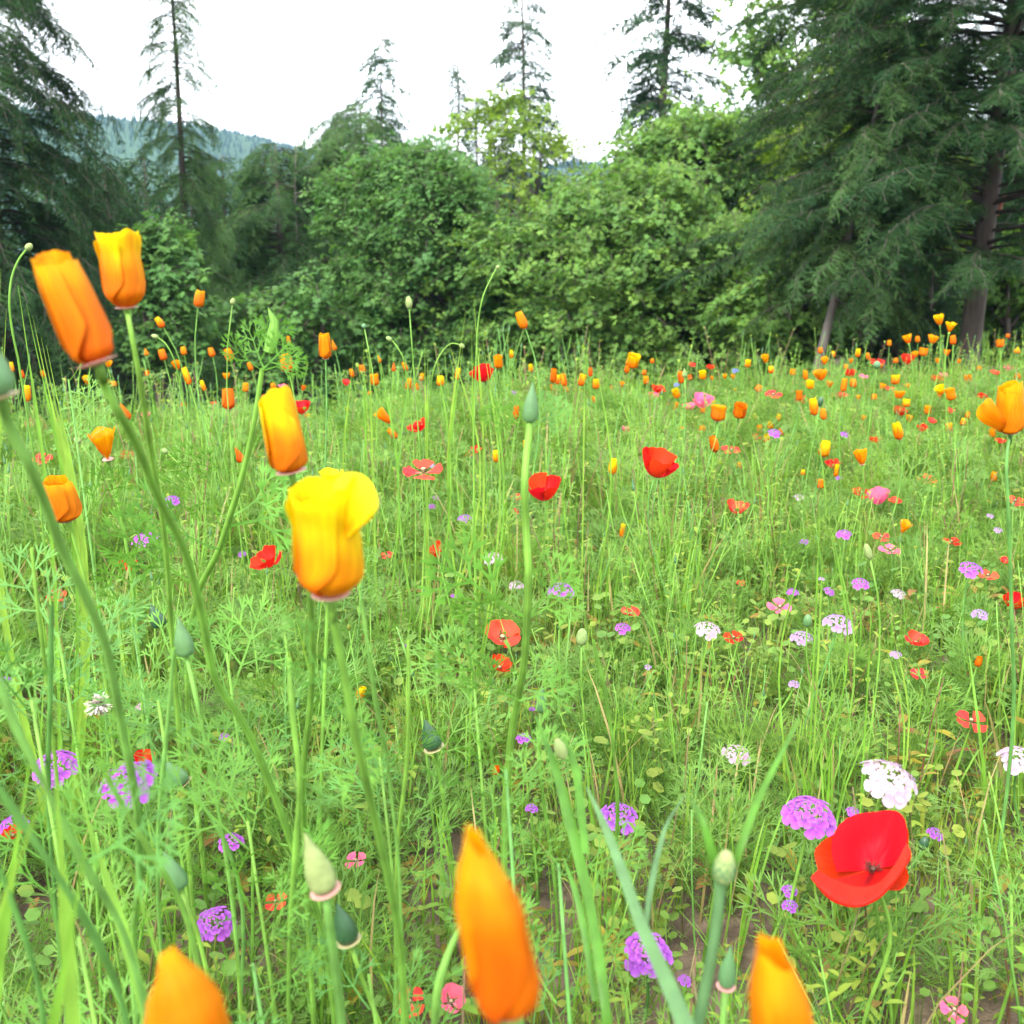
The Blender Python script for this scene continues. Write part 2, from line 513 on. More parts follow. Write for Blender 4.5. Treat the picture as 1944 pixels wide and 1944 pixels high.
# ------------------------------------------------------------------ scatter (one object, geometry nodes) for what nobody could count
def scatter(name, pts, rots, scl, idx, sprigs, parent=None, label=None, cat=None):
    me = bpy.data.meshes.new(name)
    n = len(pts)
    me.vertices.add(n)
    me.vertices.foreach_set("co", np.asarray(pts, dtype=np.float32).ravel())
    a = me.attributes.new("rot", 'FLOAT_VECTOR', 'POINT'); a.data.foreach_set("vector", np.asarray(rots, dtype=np.float32).ravel())
    a = me.attributes.new("scl", 'FLOAT', 'POINT'); a.data.foreach_set("value", np.asarray(scl, dtype=np.float32))
    a = me.attributes.new("idx", 'INT', 'POINT'); a.data.foreach_set("value", np.asarray(idx, dtype=np.int32))
    me.update()
    o = obj(name, me, parent)
    ng = bpy.data.node_groups.new(name, 'GeometryNodeTree')
    ng.interface.new_socket("Geometry", in_out='INPUT', socket_type='NodeSocketGeometry')
    ng.interface.new_socket("Geometry", in_out='OUTPUT', socket_type='NodeSocketGeometry')
    N, L = ng.nodes, ng.links
    gi, go = N.new("NodeGroupInput"), N.new("NodeGroupOutput")
    jn = N.new("GeometryNodeJoinGeometry")

    def named(nm, t):
        q = N.new("GeometryNodeInputNamedAttribute")
        q.data_type = t
        q.inputs["Name"].default_value = nm
        return q.outputs["Attribute"]
    ar, as_, ai = named("rot", 'FLOAT_VECTOR'), named("scl", 'FLOAT'), named("idx", 'INT')
    for k, sp in enumerate(sprigs):
        ip = N.new("GeometryNodeInstanceOnPoints")
        oi = N.new("GeometryNodeObjectInfo")
        oi.inputs["Object"].default_value = sp
        cp = N.new("FunctionNodeCompare")
        cp.data_type = 'INT'; cp.operation = 'EQUAL'
        L.new(ai, cp.inputs[2]); cp.inputs[3].default_value = k
        L.new(gi.outputs[0], ip.inputs["Points"])
        L.new(cp.outputs[0], ip.inputs["Selection"])
        L.new(oi.outputs["Geometry"], ip.inputs["Instance"])
        L.new(ar, ip.inputs["Rotation"]); L.new(as_, ip.inputs["Scale"])
        L.new(ip.outputs[0], jn.inputs[0])
    L.new(jn.outputs[0], go.inputs[0])
    md = o.modifiers.new("scatter", 'NODES')
    md.node_group = ng
    o["kind"] = 'stuff'
    tag(o, label, cat)
    return o


def sprig(name, mb, mats, smooth=True):
    return bpy.data.objects.new(name, mb.mesh(name, mats, smooth))     # not linked: only instanced


# --- plant sprigs of the bed
def feather_leaf(mb, base, d, size, m, rng, wid=0.0125, side=None):
    """finely divided poppy leaf: stalk, three divisions, each forked into narrow fingers"""
    base, d = Vector(base), Vector(d).normalized()
    side = side or d.cross(Vector((0, 0, 1)))
    if side.length < 1e-4: side = Vector((1, 0, 0))
    side.normalize()
    up = side.cross(d).normalized()
    w = wid * size

    def seg(p, dr, ln, w0, w1):
        e = p + dr * ln
        mb.ribbon([p, (p + e) / 2 + up * ln * 0.04, e], [w0, (w0 + w1) / 2, w1], up.cross(dr), m)
        return e
    bend = up * -0.25
    p1 = seg(base, d, size * 0.28, w * 0.6, w * 0.55)
    d2 = (d + bend * 0.4).normalized()
    p2 = seg(p1, d2, size * 0.22, w * 0.55, w * 0.5)
    for node, L0 in ((p1, 0.34), (p2, 0.36)):
        for sg in ((-1, 1) if node is p1 else (-1, 0, 1)):
            a = sg * math.radians(48 + rng.uniform(-9, 9))
            dd = (d2 * math.cos(a) + side * math.sin(a) + up * rng.uniform(-0.15, 0.25)).normalized()
            q = seg(node, dd, size * L0 * 0.42, w * 0.5, w * 0.5)
            for s2 in (-1, 0, 1):
                b = s2 * math.radians(32 + rng.uniform(-8, 8))
                sd = up.cross(dd).normalized()
                d3 = (dd * math.cos(b) + sd * math.sin(b) + up * rng.uniform(-0.2, 0.2)).normalized()
                q2 = seg(q, d3, size * L0 * rng.uniform(0.28, 0.4), w * 0.5, w * 0.45)
                for s3 in (-1, 0, 1):
                    c = s3 * math.radians(26 + rng.uniform(-6, 6))
                    sd3 = up.cross(d3).normalized()
                    d4 = (d3 * math.cos(c) + sd3 * math.sin(c)).normalized()
                    e = q2 + d4 * size * L0 * rng.uniform(0.25, 0.42)
                    sv = up.cross(d4) * w * 0.55
                    i0 = mb.vert(q2 - sv * .7, (0, .5, 0)); i1 = mb.vert(q2 + sv * .7, (1, .5, 0))
                    mid = q2.lerp(e, 0.6)
                    i2 = mb.vert(mid + sv, (1, .8, 0)); i3 = mb.vert(e, (.5, 1, 0)); i4 = mb.vert(mid - sv, (0, .8, 0))
                    mb.face((i0, i1, i2, i3, i4), m)


def oval_leaf(mb, p, d, ln, wd, m, rng, up=Vector((0, 0, 1)), droop=0.3, nseg=3):
    p, d = Vector(p), Vector(d).normalized()
    side = d.cross(up)
    if side.length < 1e-4: side = Vector((1, 0, 0))
    pts, ws = [], []
    for k in range(nseg + 1):
        t = k / nseg
        pts.append(p + d * ln * t - Vector((0, 0, 1)) * droop * ln * t * t)
        ws.append(wd * (0.12 + math.sin(math.pi * min(1, 0.08 + t * 0.9)) ** 0.8) * (0.9 if k < nseg else 0.15))
    mb.ribbon(pts, ws, side, m, fold=0.25)


def make_bed_sprigs():
    rng = random.Random(3)
    S = {}
    L = []
    for k in range(5):
        mb = MB()
        for q in range(7):
            a = q * 2.4 + rng.uniform(-.4, .4)
            el = rng.uniform(0.7, 1.35)
            d = Vector((math.cos(a) * math.cos(el), math.sin(a) * math.cos(el), math.sin(el)))
            h = rng.uniform(0, 0.05)
            feather_leaf(mb, (rng.uniform(-.01, .01), rng.uniform(-.01, .01), h), d, rng.uniform(0.11, 0.17), 0, rng)
        L.append(sprig("feather_sprig", mb, [M_FEATH]))
    S['feather'] = L
    # upright stem carrying feathery leaves at several heights
    L = []
    for k in range(3):
        mb = MB()
        H = rng.uniform(.20, .28)
        bx, by = rng.uniform(-.04, .04), rng.uniform(-.04, .04)
        path = [Vector((bx * t * t, by * t * t, H * t)) for t in (0, .33, .66, 1)]
        mb.tube(path, [.0016, .0015, .0013, .0011], 4, 1)
        for q in range(6):
            t = .25 + .13 * q
            p = Vector((bx * t * t, by * t * t, H * t))
            a = q * 2.2 + rng.uniform(-.5, .5)
            el = rng.uniform(.5, 1.0)
            feather_leaf(mb, p, (math.cos(a) * math.cos(el), math.sin(a) * math.cos(el), math.sin(el)), rng.uniform(.07, .12) * (1.25 - .5 * t), 0, rng)
        L.append(sprig("feather_stem_sprig", mb, [M_FEATH, M_STEM]))
    S['fstem'] = L
    L = []
    for k in range(5):
        mb = MB()
        for q in range(9):
            a = rng.uniform(0, 6.28)
            H = rng.uniform(.10, .27)
            lean = rng.uniform(.02, .35) * H * (2.2 if rng.random() < .2 else 1)
            d = Vector((math.cos(a), math.sin(a), 0))
            o = Vector((rng.uniform(-.03, .03), rng.uniform(-.03, .03), 0))
            pts = [o + d * lean * t ** 2 + Vector((0, 0, H * (t - .12 * t ** 3))) for t in (0, .3, .6, .85, 1)]
            w = rng.uniform(.0008, .0020)
            mb.ribbon(pts, [w * .8, w, w * .9, w * .55, w * .08], (-d.y, d.x, 0), 1 if rng.random() < .17 else 0, fold=.3)
        L.append(sprig("grass_sprig", mb, [M_GRASS, M_STRAW]))
    S['grass'] = L
    L = []
    for k in range(5):
        mb = MB()
        for st in range(2):
            H = rng.uniform(.15, .30)
            o = Vector((rng.uniform(-.03, .03), rng.uniform(-.03, .03), 0))
            bx, by = rng.uniform(-.05, .05), rng.uniform(-.05, .05)
            P = lambda t: o + Vector((bx * t * t, by * t * t, H * t))
            mb.tube([P(0), P(.35), P(.7), P(1)], [.0013, .0012, .001, .0007], 4, 1 if (k % 2 == 0) else 2)
            for q in range(11):
                t = .12 + .085 * q
                a = q * 1.9 + rng.uniform(-.4, .4)
                el = rng.uniform(.1, .9)
                oval_leaf(mb, P(min(1, t)), (math.cos(a) * math.cos(el), math.sin(a) * math.cos(el), math.sin(el)), rng.uniform(.016, .034) * (1.2 - .5 * t), rng.uniform(.0026, .0050), 0, rng)
        L.append(sprig("leafy_sprig", mb, [M_LEAFY, M_REDSTEM, M_STEM]))
    S['leafy'] = L
    L = []
    for k in range(4):
        mb = MB()
        for q in range(17):
            a, r = rng.uniform(0, 6.28), rng.uniform(.005, .06)
            h = rng.uniform(.02, .085)
            p = Vector((math.cos(a) * r, math.sin(a) * r, h))
            mb.ribbon([(p.x * .4, p.y * .4, 0), p], [.0006, .0006], (1, 0.2, 0), 0)
            el = rng.uniform(-.2, .5)
            b = rng.uniform(0, 6.28)
            rr = rng.uniform(.0035, .0068)
            nrm = Vector((math.cos(b) * .45, math.sin(b) * .45, 1)).normalized()
            t1 = nrm.orthogonal().normalized(); t2 = nrm.cross(t1)
            ids = [mb.vert(p + (t1 * math.cos(c * 1.047) + t2 * math.sin(c * 1.047)) * rr * (.85 if c == 0 else 1)) for c in range(6)]
            mb.face(ids, 0)
        L.append(sprig("cover_sprig", mb, [M_COVER], False))
    S['cover'] = L
    L = []
    for k in range(3):
        mb = MB()
        for q in range(5):
            a = rng.uniform(0, 6.28)
            o = Vector((rng.uniform(-.04, .04), rng.uniform(-.04, .04), rng.uniform(.005, .06)))
            if q < 4:
                oval_leaf(mb, o, (math.cos(a), math.sin(a), rng.uniform(.1, .9)), rng.uniform(.015, .035), rng.uniform(.0022, .0050), 0, rng)
            else:
                feather_leaf(mb, o, (math.cos(a), math.sin(a), .8), rng.uniform(.03, .05), 0, rng, .02)
        L.append(sprig("dry_sprig", mb, [M_DRY]))
    S['dry'] = L
    # thin bare stalks ending in small buds and pods
    L = []
    for k in range(4):
        mb = MB()
        for q in range(3):
            H = rng.uniform(.22, .36)
            o = Vector((rng.uniform(-.05, .05), rng.uniform(-.05, .05), 0))
            bx, by = rng.uniform(-.05, .05), rng.uniform(-.05, .05)
            P = lambda t: o + Vector((bx * t * t, by * t * t, H * t))
            mb.tube([P(0), P(.4), P(.75), P(1)], [.0012, .0011, .0010, .0008], 4, 0)
            M = Matrix.Translation(P(1))
            if q % 3 == 0:
                mb.lathe([(.0008, 0), (.0022, .002), (.0024, .006), (.0014, .012), (.0002, .020)], 6, 1, M)
            elif q % 3 == 1:
                mb.lathe([(.0008, 0), (.0024, .002), (.0028, .005), (.002, .008), (.0002, .010)], 6, 2, M)
            else:
                mb.ribbon([P(1), P(1) + Vector((bx * .1, by * .1, .04))], [.0012, .0003], (1, 0, 0), 0)
        L.append(sprig("stalk_sprig", mb, [M_STEM, M_BUD, M_COVER]))
    S['stalk'] = L
    return S


BED = make_bed_sprigs()


# ------------------------------------------------------------------ trees
def palmate(mb, p, d, nrm, size, m):
    d = Vector(d).normalized()
    s = d.cross(nrm).normalized()
    out = [(-.12, .10), (-.52, .02), (-.36, .30), (-.62, .52), (-.24, .56), (0, 1.0), (.24, .56), (.62, .52), (.36, .30), (.52, .02), (.12, .10)]
    c = mb.vert(p + d * .3 * size + nrm * .05 * size, (.5, .3, 0))
    ids = [mb.vert(p + s * x * size + d * y * size - nrm * .22 * size * (x * x + max(0, y - .3) ** 2), (x, y, 0)) for x, y in out]
    for k in range(0, len(ids) - 2, 2):
        mb.face((c, ids[k], ids[k + 1], ids[k + 2]), m)


def make_tree_sprigs():
    rng = random.Random(5)
    S = {'maple': [], 'mapley': [], 'mapled': []}
    for key, mat in (('maple', M_MAPLE), ('mapley', M_MAPLEY), ('mapled', M_MAPLED)):
        for k in range(4):
            mb = MB()
            mb.tube([(-.22, 0, .02), (0, 0, .03), (.25, 0, -.03)], [.006, .005, .002], 3, 1)
            for q in range(11):
                a = rng.uniform(0, 6.28)
                r = .26 * math.sqrt(rng.random())
                p = Vector((r * math.cos(a), r * math.sin(a) * .9, rng.uniform(-.05, .06) - .5 * r * r))
                dd = Vector((math.cos(a) + .6, math.sin(a), -rng.uniform(.15, .7)))
                nrm = Vector((rng.uniform(-.7, .7), rng.uniform(-.7, .7), 1)).normalized()
                nrm = (nrm - dd.normalized() * nrm.dot(dd.normalized())).normalized()
                palmate(mb, p, dd, nrm, rng.uniform(.07, .15), 0)
            S[key].append(sprig("maple_sprig", mb, [mat, M_BARK], False))
    for key, mat, drp, dens, wk in (('fir', M_FIR, .22, 22, 1.0), ('cedar', M_CEDAR, .30, 24, 1.15), ('firfar', M_FIR, .22, 15, 2.3), ('cedarfar', M_CEDAR, .30, 15, 2.3)):
        S[key] = []
        for k in range(5):
            mb = MB()
            L = .56
            P = lambda t: Vector((L * t, .05 * math.sin(t * 4 + k * 2), -drp * L * t * t))
            mb.tube([P(0), P(.5), P(1)], [.005, .003, .0015], 3, 1)
            for q in range(dens):
                for sg in (-1, 1):
                    if rng.random() < .22: continue
                    t = min(.99, .03 + .95 * (q + rng.uniform(-.6, .6)) / dens + .02)
                    t = max(.02, t)
                    ln = L * .40 * (1 - .70 * t) * rng.uniform(.4, 1.25)
                    a = math.radians(rng.uniform(24, 78))
                    d = Vector((math.cos(a), sg * math.sin(a), rng.uniform(-.55, .25) - drp * .5))
                    p = P(t)
                    e = p + d * ln
                    w = rng.uniform(.0035, .0065) * wk
                    mid = p.lerp(e, .55) + Vector((0, 0, .02 * ln))
                    sd = Vector((-d.y, d.x, rng.uniform(-.9, .9))).normalized()
                    i0 = mb.vert(p - sd * w * .5); i1 = mb.vert(p + sd * w * .5)
                    i2 = mb.vert(mid + sd * w * 1.2); i3 = mb.vert(e); i4 = mb.vert(mid - sd * w * 1.2)
                    mb.face((i0, i1, i2, i3, i4), 0)
                    for z in range(5 if wk < 2 else 3):          # needle tufts along the twig
                        b = p.lerp(e, rng.uniform(.15, .95))
                        s2 = rng.choice((-1, 1))
                        f = b + (d * .5 + sd * s2 * rng.uniform(.5, 1.0) + Vector((0, 0, rng.uniform(-.6, .15)))) * ln * rng.uniform(.18, .40)
                        v_ = Vector((rng.uniform(-1, 1), rng.uniform(-1, 1), rng.uniform(-1, 1))) * w * .8
                        mb.face((mb.vert(b - v_), mb.vert(b + v_), mb.vert(f)), 0)
            S[key].append(sprig(key + "_sprig", mb, [mat, M_BARK], False))
    return S


TS = make_tree_sprigs()


def conifer(name, label, px, depth, top_py, spread_px, group=None, sp='cedar', nbr=110, droop=.35, bare=.0, trunk_r=.12, seed=1,
            prof=.85, scale=1.0, lean_px=0, skip=0.0, spacing=.16, bark=None, azbias=None, minw=.10, base_px=None):
    rng = random.Random(seed)
    if depth > 22: sp += 'far'
    x0 = at(px if base_px is None else base_px, 700, depth)
    bz = gz(x0.x, x0.y)
    top = at(px + lean_px, top_py, depth)
    base = Vector((x0.x, x0.y, bz))
    H = top.z - bz
    t0 = thing(name, base, label, "tree", group)
    rel = Vector((top.x - base.x, top.y - base.y, H))
    rel.y = 0
    mb = MB()
    wob = lambda t: Vector((.02 * H * math.sin(t * 5 + seed), .02 * H * math.cos(t * 4 + seed), 0)) * .25
    tp = [rel * t + wob(t) for t in [k / 12 for k in range(13)]]
    mb.tube([Vector((0, 0, -.3))] + tp, [trunk_r * 1.25] + [trunk_r * (1.02 - t / 12) ** .8 + .004 for t in range(13)], 10, 0)
    obj("trunk", mb.mesh("trunk", bark or M_BARK), t0)
    Lmax = spread_px / FPX * depth
    pts, rots, scl, idx = [], [], [], []
    bm = MB()
    for i in range(nbr):
        h = bare + (1 - bare) * ((i + rng.random()) / nbr)
        if rng.random() < skip: continue
        f = (h - bare) / (1 - bare)
        L = Lmax * (minw + (1 - minw) * (1 - f) ** prof) * rng.uniform(.55, 1.12)
        a = rng.uniform(0, 2 * math.pi) if azbias is None or rng.random() < .30 else (azbias if rng.random() < .55 else -math.pi / 2) + rng.uniform(-.8, .8)
        d = Vector((math.cos(a), math.sin(a), 0))
        o = rel * h + wob(h)
        up = rng.uniform(.05, .35)
        dr = droop * rng.uniform(.7, 1.4)
        Pb = lambda s: o + d * L * s + Vector((0, 0, L * (up * s - (dr + up) * s * s)))
        bm.tube([Pb(0), Pb(.25), Pb(.5), Pb(.75), Pb(1)], [.008 + .006 * L, .007 + .004 * L, .006, .004, .002], 3, 0)
        ns = max(2, int(L / spacing))
        for q in range(ns):
            s = .18 + .82 * (q + rng.random() * .8) / ns
            p = Pb(s)
            tang = (Pb(min(1, s + .05)) - Pb(s - .05)).normalized()
            yaw = math.atan2(tang.y, tang.x) + rng.choice((-1, 1)) * rng.uniform(.15, 1.0) * (1 if s < .92 else .2)
            pitch = -math.asin(max(-1, min(1, tang.z))) + rng.uniform(-.1, .45)
            pts.append(p); rots.append((rng.uniform(-.4, .4), pitch, yaw))
            scl.append(scale * rng.uniform(.65, 1.2) * (.7 + .3 * min(1, L / 1.2))); idx.append(rng.randrange(5))
    bo = obj("branch", bm.mesh("branch", M_TWIG), t0)
    bo["kind"] = 'stuff'
    scatter("crown", pts, rots, scl, idx, TS[sp], t0)
    return t0


def maple(name, label, px, depth, py_top, py_bot, w_px, group=None, sp='maple', nlimb=70, per=16, stems=4, seed=1, flat=.25, scale=1.0, lobes=7):
    rng = random.Random(seed)
    c_top, c_bot = at(px, py_top, depth), at(px, py_bot, depth)
    base = Vector((c_top.x, c_bot.y, gz(c_top.x, c_bot.y)))
    Hc = c_top.z - c_bot.z
    Rw = w_px / FPX * depth / 2
    cz = c_bot.z + Hc * .5 - base.z
    t0 = thing(name, base, label, "tree", group)
    lob = [(rng.uniform(0, 6.28), rng.uniform(-.6, .9), rng.uniform(.1, .30)) for _ in range(lobes)]
    bm = MB()
    pts, rots, scl, idx = [], [], [], []
    st = []
    for k in range(stems):
        a = 6.28 * k / stems + rng.uniform(-.4, .4)
        tipv = Vector((math.cos(a) * Rw * .35, math.sin(a) * Rw * .3, cz + Hc * rng.uniform(.15, .40)))
        pth = [Vector((math.cos(a) * .15 * t + tipv.x * t ** 1.5, math.sin(a) * .15 * t + tipv.y * t ** 1.5, -.2 + (tipv.z + .2) * t)) for t in (0, .2, .4, .6, .8, 1)]
        bm.tube(pth, [.065, .058, .05, .04, .03, .015], 6, 0)
        st.append(pth)
    obj("trunk", bm.mesh("trunk", M_BARK), t0)
    lm = MB()
    for i in range(nlimb):
        a = rng.uniform(0, 6.28)
        sv = rng.uniform(-.95, 1)
        rr = math.sqrt(max(.02, 1 - abs(sv) ** 2.2))
        bulge = 1 + sum(g * math.exp(-((math.atan2(math.sin(a - la), math.cos(a - la)) / .5) ** 2 + ((sv - ls) / .4) ** 2)) for la, ls, g in lob)
        rf = (.35 + .65 * rng.random() ** .55) * bulge
        c = Vector((math.cos(a) * Rw * rr * rf, math.sin(a) * Rw * .8 * rr * rf, cz + Hc * .5 * sv * (1 if sv < 0 else bulge)))
        pth = st[rng.randrange(len(st))]
        s0 = pth[min(5, max(1, int((c.z / max(.1, pth[-1].z)) * 4.0)))]
        mid = s0.lerp(c, .55) + Vector((0, 0, .12 * Rw))
        lm.tube([s0, mid, c], [.02, .014, .006], 4, 0)
        rad_ = Rw * rng.uniform(.16, .30)
        for q in range(per):
            g = Vector((rng.gauss(0, 1), rng.gauss(0, 1), rng.gauss(0, .75))) * rad_ * .62
            p = c + g - Vector((0, 0, .15 * g.x * g.x / rad_))
            out = math.atan2(p.y, p.x) + rng.uniform(-1.1, 1.1)
            pts.append(p); rots.append((rng.uniform(-.7, .7), rng.uniform(-.5, 1.05), out))
            scl.append(scale * rng.uniform(.65, 1.25)); idx.append(rng.randrange(4))
    for i in range(int(nlimb * .10)):                       # upright shoots breaking the outline
        a, rr = rng.uniform(0, 6.28), math.sqrt(rng.random()) * .85
        x, y = math.cos(a) * Rw * rr, math.sin(a) * Rw * rr * .8
        z0 = cz + Hc * .5 * math.sqrt(max(0, 1 - rr * rr)) * rng.uniform(.7, 1.0)
        hh = rng.uniform(.25, .60) * (1 + Hc * .06)
        for q in range(7):
            t = q / 6
            pts.append(Vector((x + rng.gauss(0, .10) * (1 - t * .6), y + rng.gauss(0, .10), z0 + hh * t)))
            rots.append((rng.uniform(-.5, .5), rng.uniform(-.9, .6), rng.uniform(0, 6.28))); scl.append(scale * (1.0 - .4 * t) * rng.uniform(.7, 1.1)); idx.append(rng.randrange(4))
    bo = obj("branch", lm.mesh("branch", M_BARK), t0)
    bo["kind"] = 'stuff'
    scatter("crown", pts, rots, scl, idx, TS[sp], t0)
    return t0


def build_trees():
    G = "dark conifers deep in the wood"
    conifer("fir_tree", "large dark fir filling the left edge of the photo", 10, 13, -900, 290, None, 'fir', 400, .30, .02, .22, 21, .50, .95, 0, 0, .115)
    conifer("fir_tree", "tall thin ragged conifer with its bare trunk visible, behind the yellow-topped poppy", 378, 15.5, -60, 112, None, 'cedar', 230, .32, .0, .08, 22, .55, .72, -16, .08, .085, None, None, .34)
    conifer("cedar_tree", "dense dark conifer low between the left fir and the thin ragged conifer", 225, 19, 318, 210, None, 'fir', 190, .45, 0, .12, 23, .6, 1.0, 0, 0, .13)
    maple("maple_sapling", "small light green maple sapling at the foot of the thin ragged conifer", 318, 13, 445, 700, 130, None, 'mapled', 42, 9, 3, 24, .2, .8)
    conifer("cedar_tree", "broad grey-green cedar with a rounded top, beside the dead snag", 545, 19.5, 282, 270, None, 'cedar', 260, .28, 0, .15, 25, .45, 1.05, 0, 0, .13)
    conifer("cedar_tree", "rounded dull green cedar behind the left maple, below the smallest spire", 700, 22, 215, 270, None, 'cedar', 260, .25, 0, .15, 26, .36, 1.1, 0, 0, .15)
    conifer("spruce_tree", "small thin spire rising over the left maple", 740, 34, 96, 120, None, 'fir', 230, .15, .10, .10, 27, .75, 1.5, -4, .1, .2)
    conifer("spruce_tree", "slim thread-topped conifer left of the tall central spire", 872, 33, 142, 125, None, 'fir', 210, .3, .2, .10, 28, 1.5, 1.1, 0, .05, .2)
    conifer("spruce_tree", "short pointed conifer tucked against the tall central spire", 905, 36, 195, 85, None, 'fir', 130, .3, .3, .10, 29, .9, 1.2, 0, 0, .2)
    conifer("spruce_tree", "tall conifer spire standing alone against the white sky at centre", 990, 31, -30, 140, None, 'fir', 240, .14, .15, .11, 30, .75, 1.15, 0, .10, .15)
    maple("maple_tree", "yellow-green broadleaf tree in front of the tall central spire", 975, 25, 190, 480, 260, None, 'mapley', 44, 8, 3, 31, .3, 1.0)
    maple("maple_tree", "rounded green maple left of centre, its leaves hanging in tiers", 800, 15, 325, 820, 305, None, 'mapled', 230, 32, 4, 32, .24, .53, 18)
    maple("maple_tree", "broad light green maple right of centre with many thin stems showing inside", 1205, 14.5, 370, 820, 420, None, 'maple', 280, 32, 6, 33, .24, .53, 18)
    maple("maple_tree", "taller maple below the bare-stemmed conifer with tufts", 1310, 18, 250, 640, 320, None, 'maple', 150, 18, 4, 34, .3, .75, 14)
    conifer("pine_tree", "dark bare-stemmed conifer with tufts of branches against the white sky", 1242, 24, -170, 105, None, 'fir', 110, .10, .50, .14, 35, .20, 1.3, 6, .12, .15)
    conifer("fir_tree", "huge fir at right, thick trunk bare at the foot, branches reaching far left", 1845, 11, -1500, 500, None, 'fir', 560, .10, .10, .105, 36, .30, .66, 88, 0, .085, M_BARK, math.pi)
    maple("maple_tree", "bright leafy maple seen through the branches of the huge right fir", 1560, 18, 10, 640, 370, None, 'maple', 150, 15, 4, 37, .35, .78, 14)
    maple("maple_tree", "yellowish maple between the huge right fir's branches and the leaning grey trunk", 1650, 15.5, 150, 560, 330, None, 'mapley', 60, 9, 4, 47, .35, .9, 12)
    conifer("hemlock_tree", "leaning grey thin trunk with drooping sprays, left of the thick trunk", 1590, 10.5, 120, 190, None, 'cedar', 90, .28, .25, .045, 38, .35, .75, 60, .1, .12, M_BARKG, None, .4, 1545)
    conifer("hemlock_tree", "low dull conifer between the leaning grey trunk and the thick trunk", 1700, 12.5, 330, 150, None, 'fir', 110, .3, .02, .07, 39, .5, .85, 0, 0, .12)
    maple("maple_bush", "low bright bush between the broad maple and the leaning grey trunk", 1470, 12.5, 480, 760, 200, None, 'maple', 50, 9, 4, 40, .3, .8)
    conifer("fir_tree", "dark fir at the right edge behind the thick trunk", 1985, 15, -500, 260, None, 'fir', 220, .35, .03, .16, 41, .5, .95, 0, 0, .13)
    maple("maple_bush", "low dark bush right of the thick trunk", 1915, 13, 470, 680, 170, None, 'maple', 30, 9, 3, 42, .3, .8)
    maple("maple_bush", "low dark bush under the left maple and the grey-green cedar", 560, 14, 560, 820, 230, None, 'mapled', 50, 9, 3, 43, .3, .8)
    rng = random.Random(77)
    for k, (px, py, dd) in enumerate([(-60, 150, 24), (120, 285, 23), (300, 300, 24), (440, 305, 25), (600, 330, 25), (790, 330, 27), (1000, 360, 27), (1110, 370, 25), (1250, 330, 26), (1400, 260, 25),
                                  (1500, 200, 27), (1640, 220, 26), (1760, 130, 24), (1880, 90, 27), (2010, 40, 25), (210, 290, 30), (380, 300, 32), (520, 300, 33), (680, 280, 35), (880, 300, 34)]):
        conifer("conifer", "dark conifer deep in the wood, seen only through gaps between the front trees", px, dd, py, 170, G, 'fir', 120, .4, 0, .16, 100 + k, .45, 1.6, 0, 0, .22)
    # dead snag by the grey-green cedar
    s = thing("dead_snag", Vector((at(572, 700, 19).x, at(572, 700, 19).y, gz(at(572, 700, 19).x, at(572, 700, 19).y))),
              "pale dead snag with bare spreading twigs beside the grey-green cedar", "dead tree")
    tipz = at(578, 262, 19).z - s.location.z
    mb = MB()
    mb.tube([(0, 0, -.2), (0, 0, tipz * .5), (.02, 0, tipz * .86), (.08, 0, tipz)], [.020, .016, .011, .004], 6)
    obj("trunk", mb.mesh("trunk", M_DEAD), s)
    for k in range(9):
        mb = MB()
        a = rng.uniform(0, 6.28); z = tipz * rng.uniform(.6, .9); L = rng.uniform(.35, .8)
        d = Vector((math.cos(a), math.sin(a) * .6, rng.uniform(.1, .6)))
        o = Vector((.02, 0, z))
        mb.tube([o, o + d * L * .5, o + d * L + Vector((0, 0, -.05))], [.010, .008, .003], 4)
        obj("branch", mb.mesh("branch", M_DEAD), s)


build_trees()

# forest on the hill: far-off wood that reads as one mass
def hill_forest():
    rng = random.Random(9)
    sps = []
    for k in range(3):
        mb = MB()
        n = 7
        for t in range(7):
            z0, z1 = 3 + t * 2.6, 3 + t * 2.6 + 5
            r = 3.4 * (1 - t / 7.6)
            c = mb.vert((0, 0, z1))
            ring = [mb.vert((r * rng.uniform(.65, 1.15) * math.cos(q * 6.283 / n), r * rng.uniform(.65, 1.15) * math.sin(q * 6.283 / n), z0 + rng.uniform(-.6, .6))) for q in range(n)]
            for q in range(n):
                mb.face((ring[q], ring[(q + 1) % n], c))
        sps.append(sprig("far_conifer", mb, [M_FARFIR], False))
    pts, rots, scl, idx = [], [], [], []
    for _ in range(15000):
        a = math.radians(rng.uniform(-34, 12))
        r = rng.uniform(300, HR + 4) if rng.random() < .75 else rng.uniform(HR - 26, HR + 3)
        x, y = r * math.sin(a), r * math.cos(a)
        pts.append((x, y, hill_z(x, y, r, a) - .6)); rots.append((0, 0, rng.uniform(0, 6.28)))
        scl.append(rng.uniform(.10, .20)); idx.append(rng.randrange(3))
    scatter("hill_forest", pts, rots, scl, idx, sps, None, "far blue-green forest covering the hill", "forest")


hill_forest()

# ------------------------------------------------------------------ flowers
def interp(tab, v):
    for (a, ra), (b, rb) in zip(tab, tab[1:]):
        if v <= b:
            t = (v - a) / (b - a)
            t = t * t * (3 - 2 * t) * .5 + t * .5
            return ra + (rb - ra) * t
    return tab[-1][1]


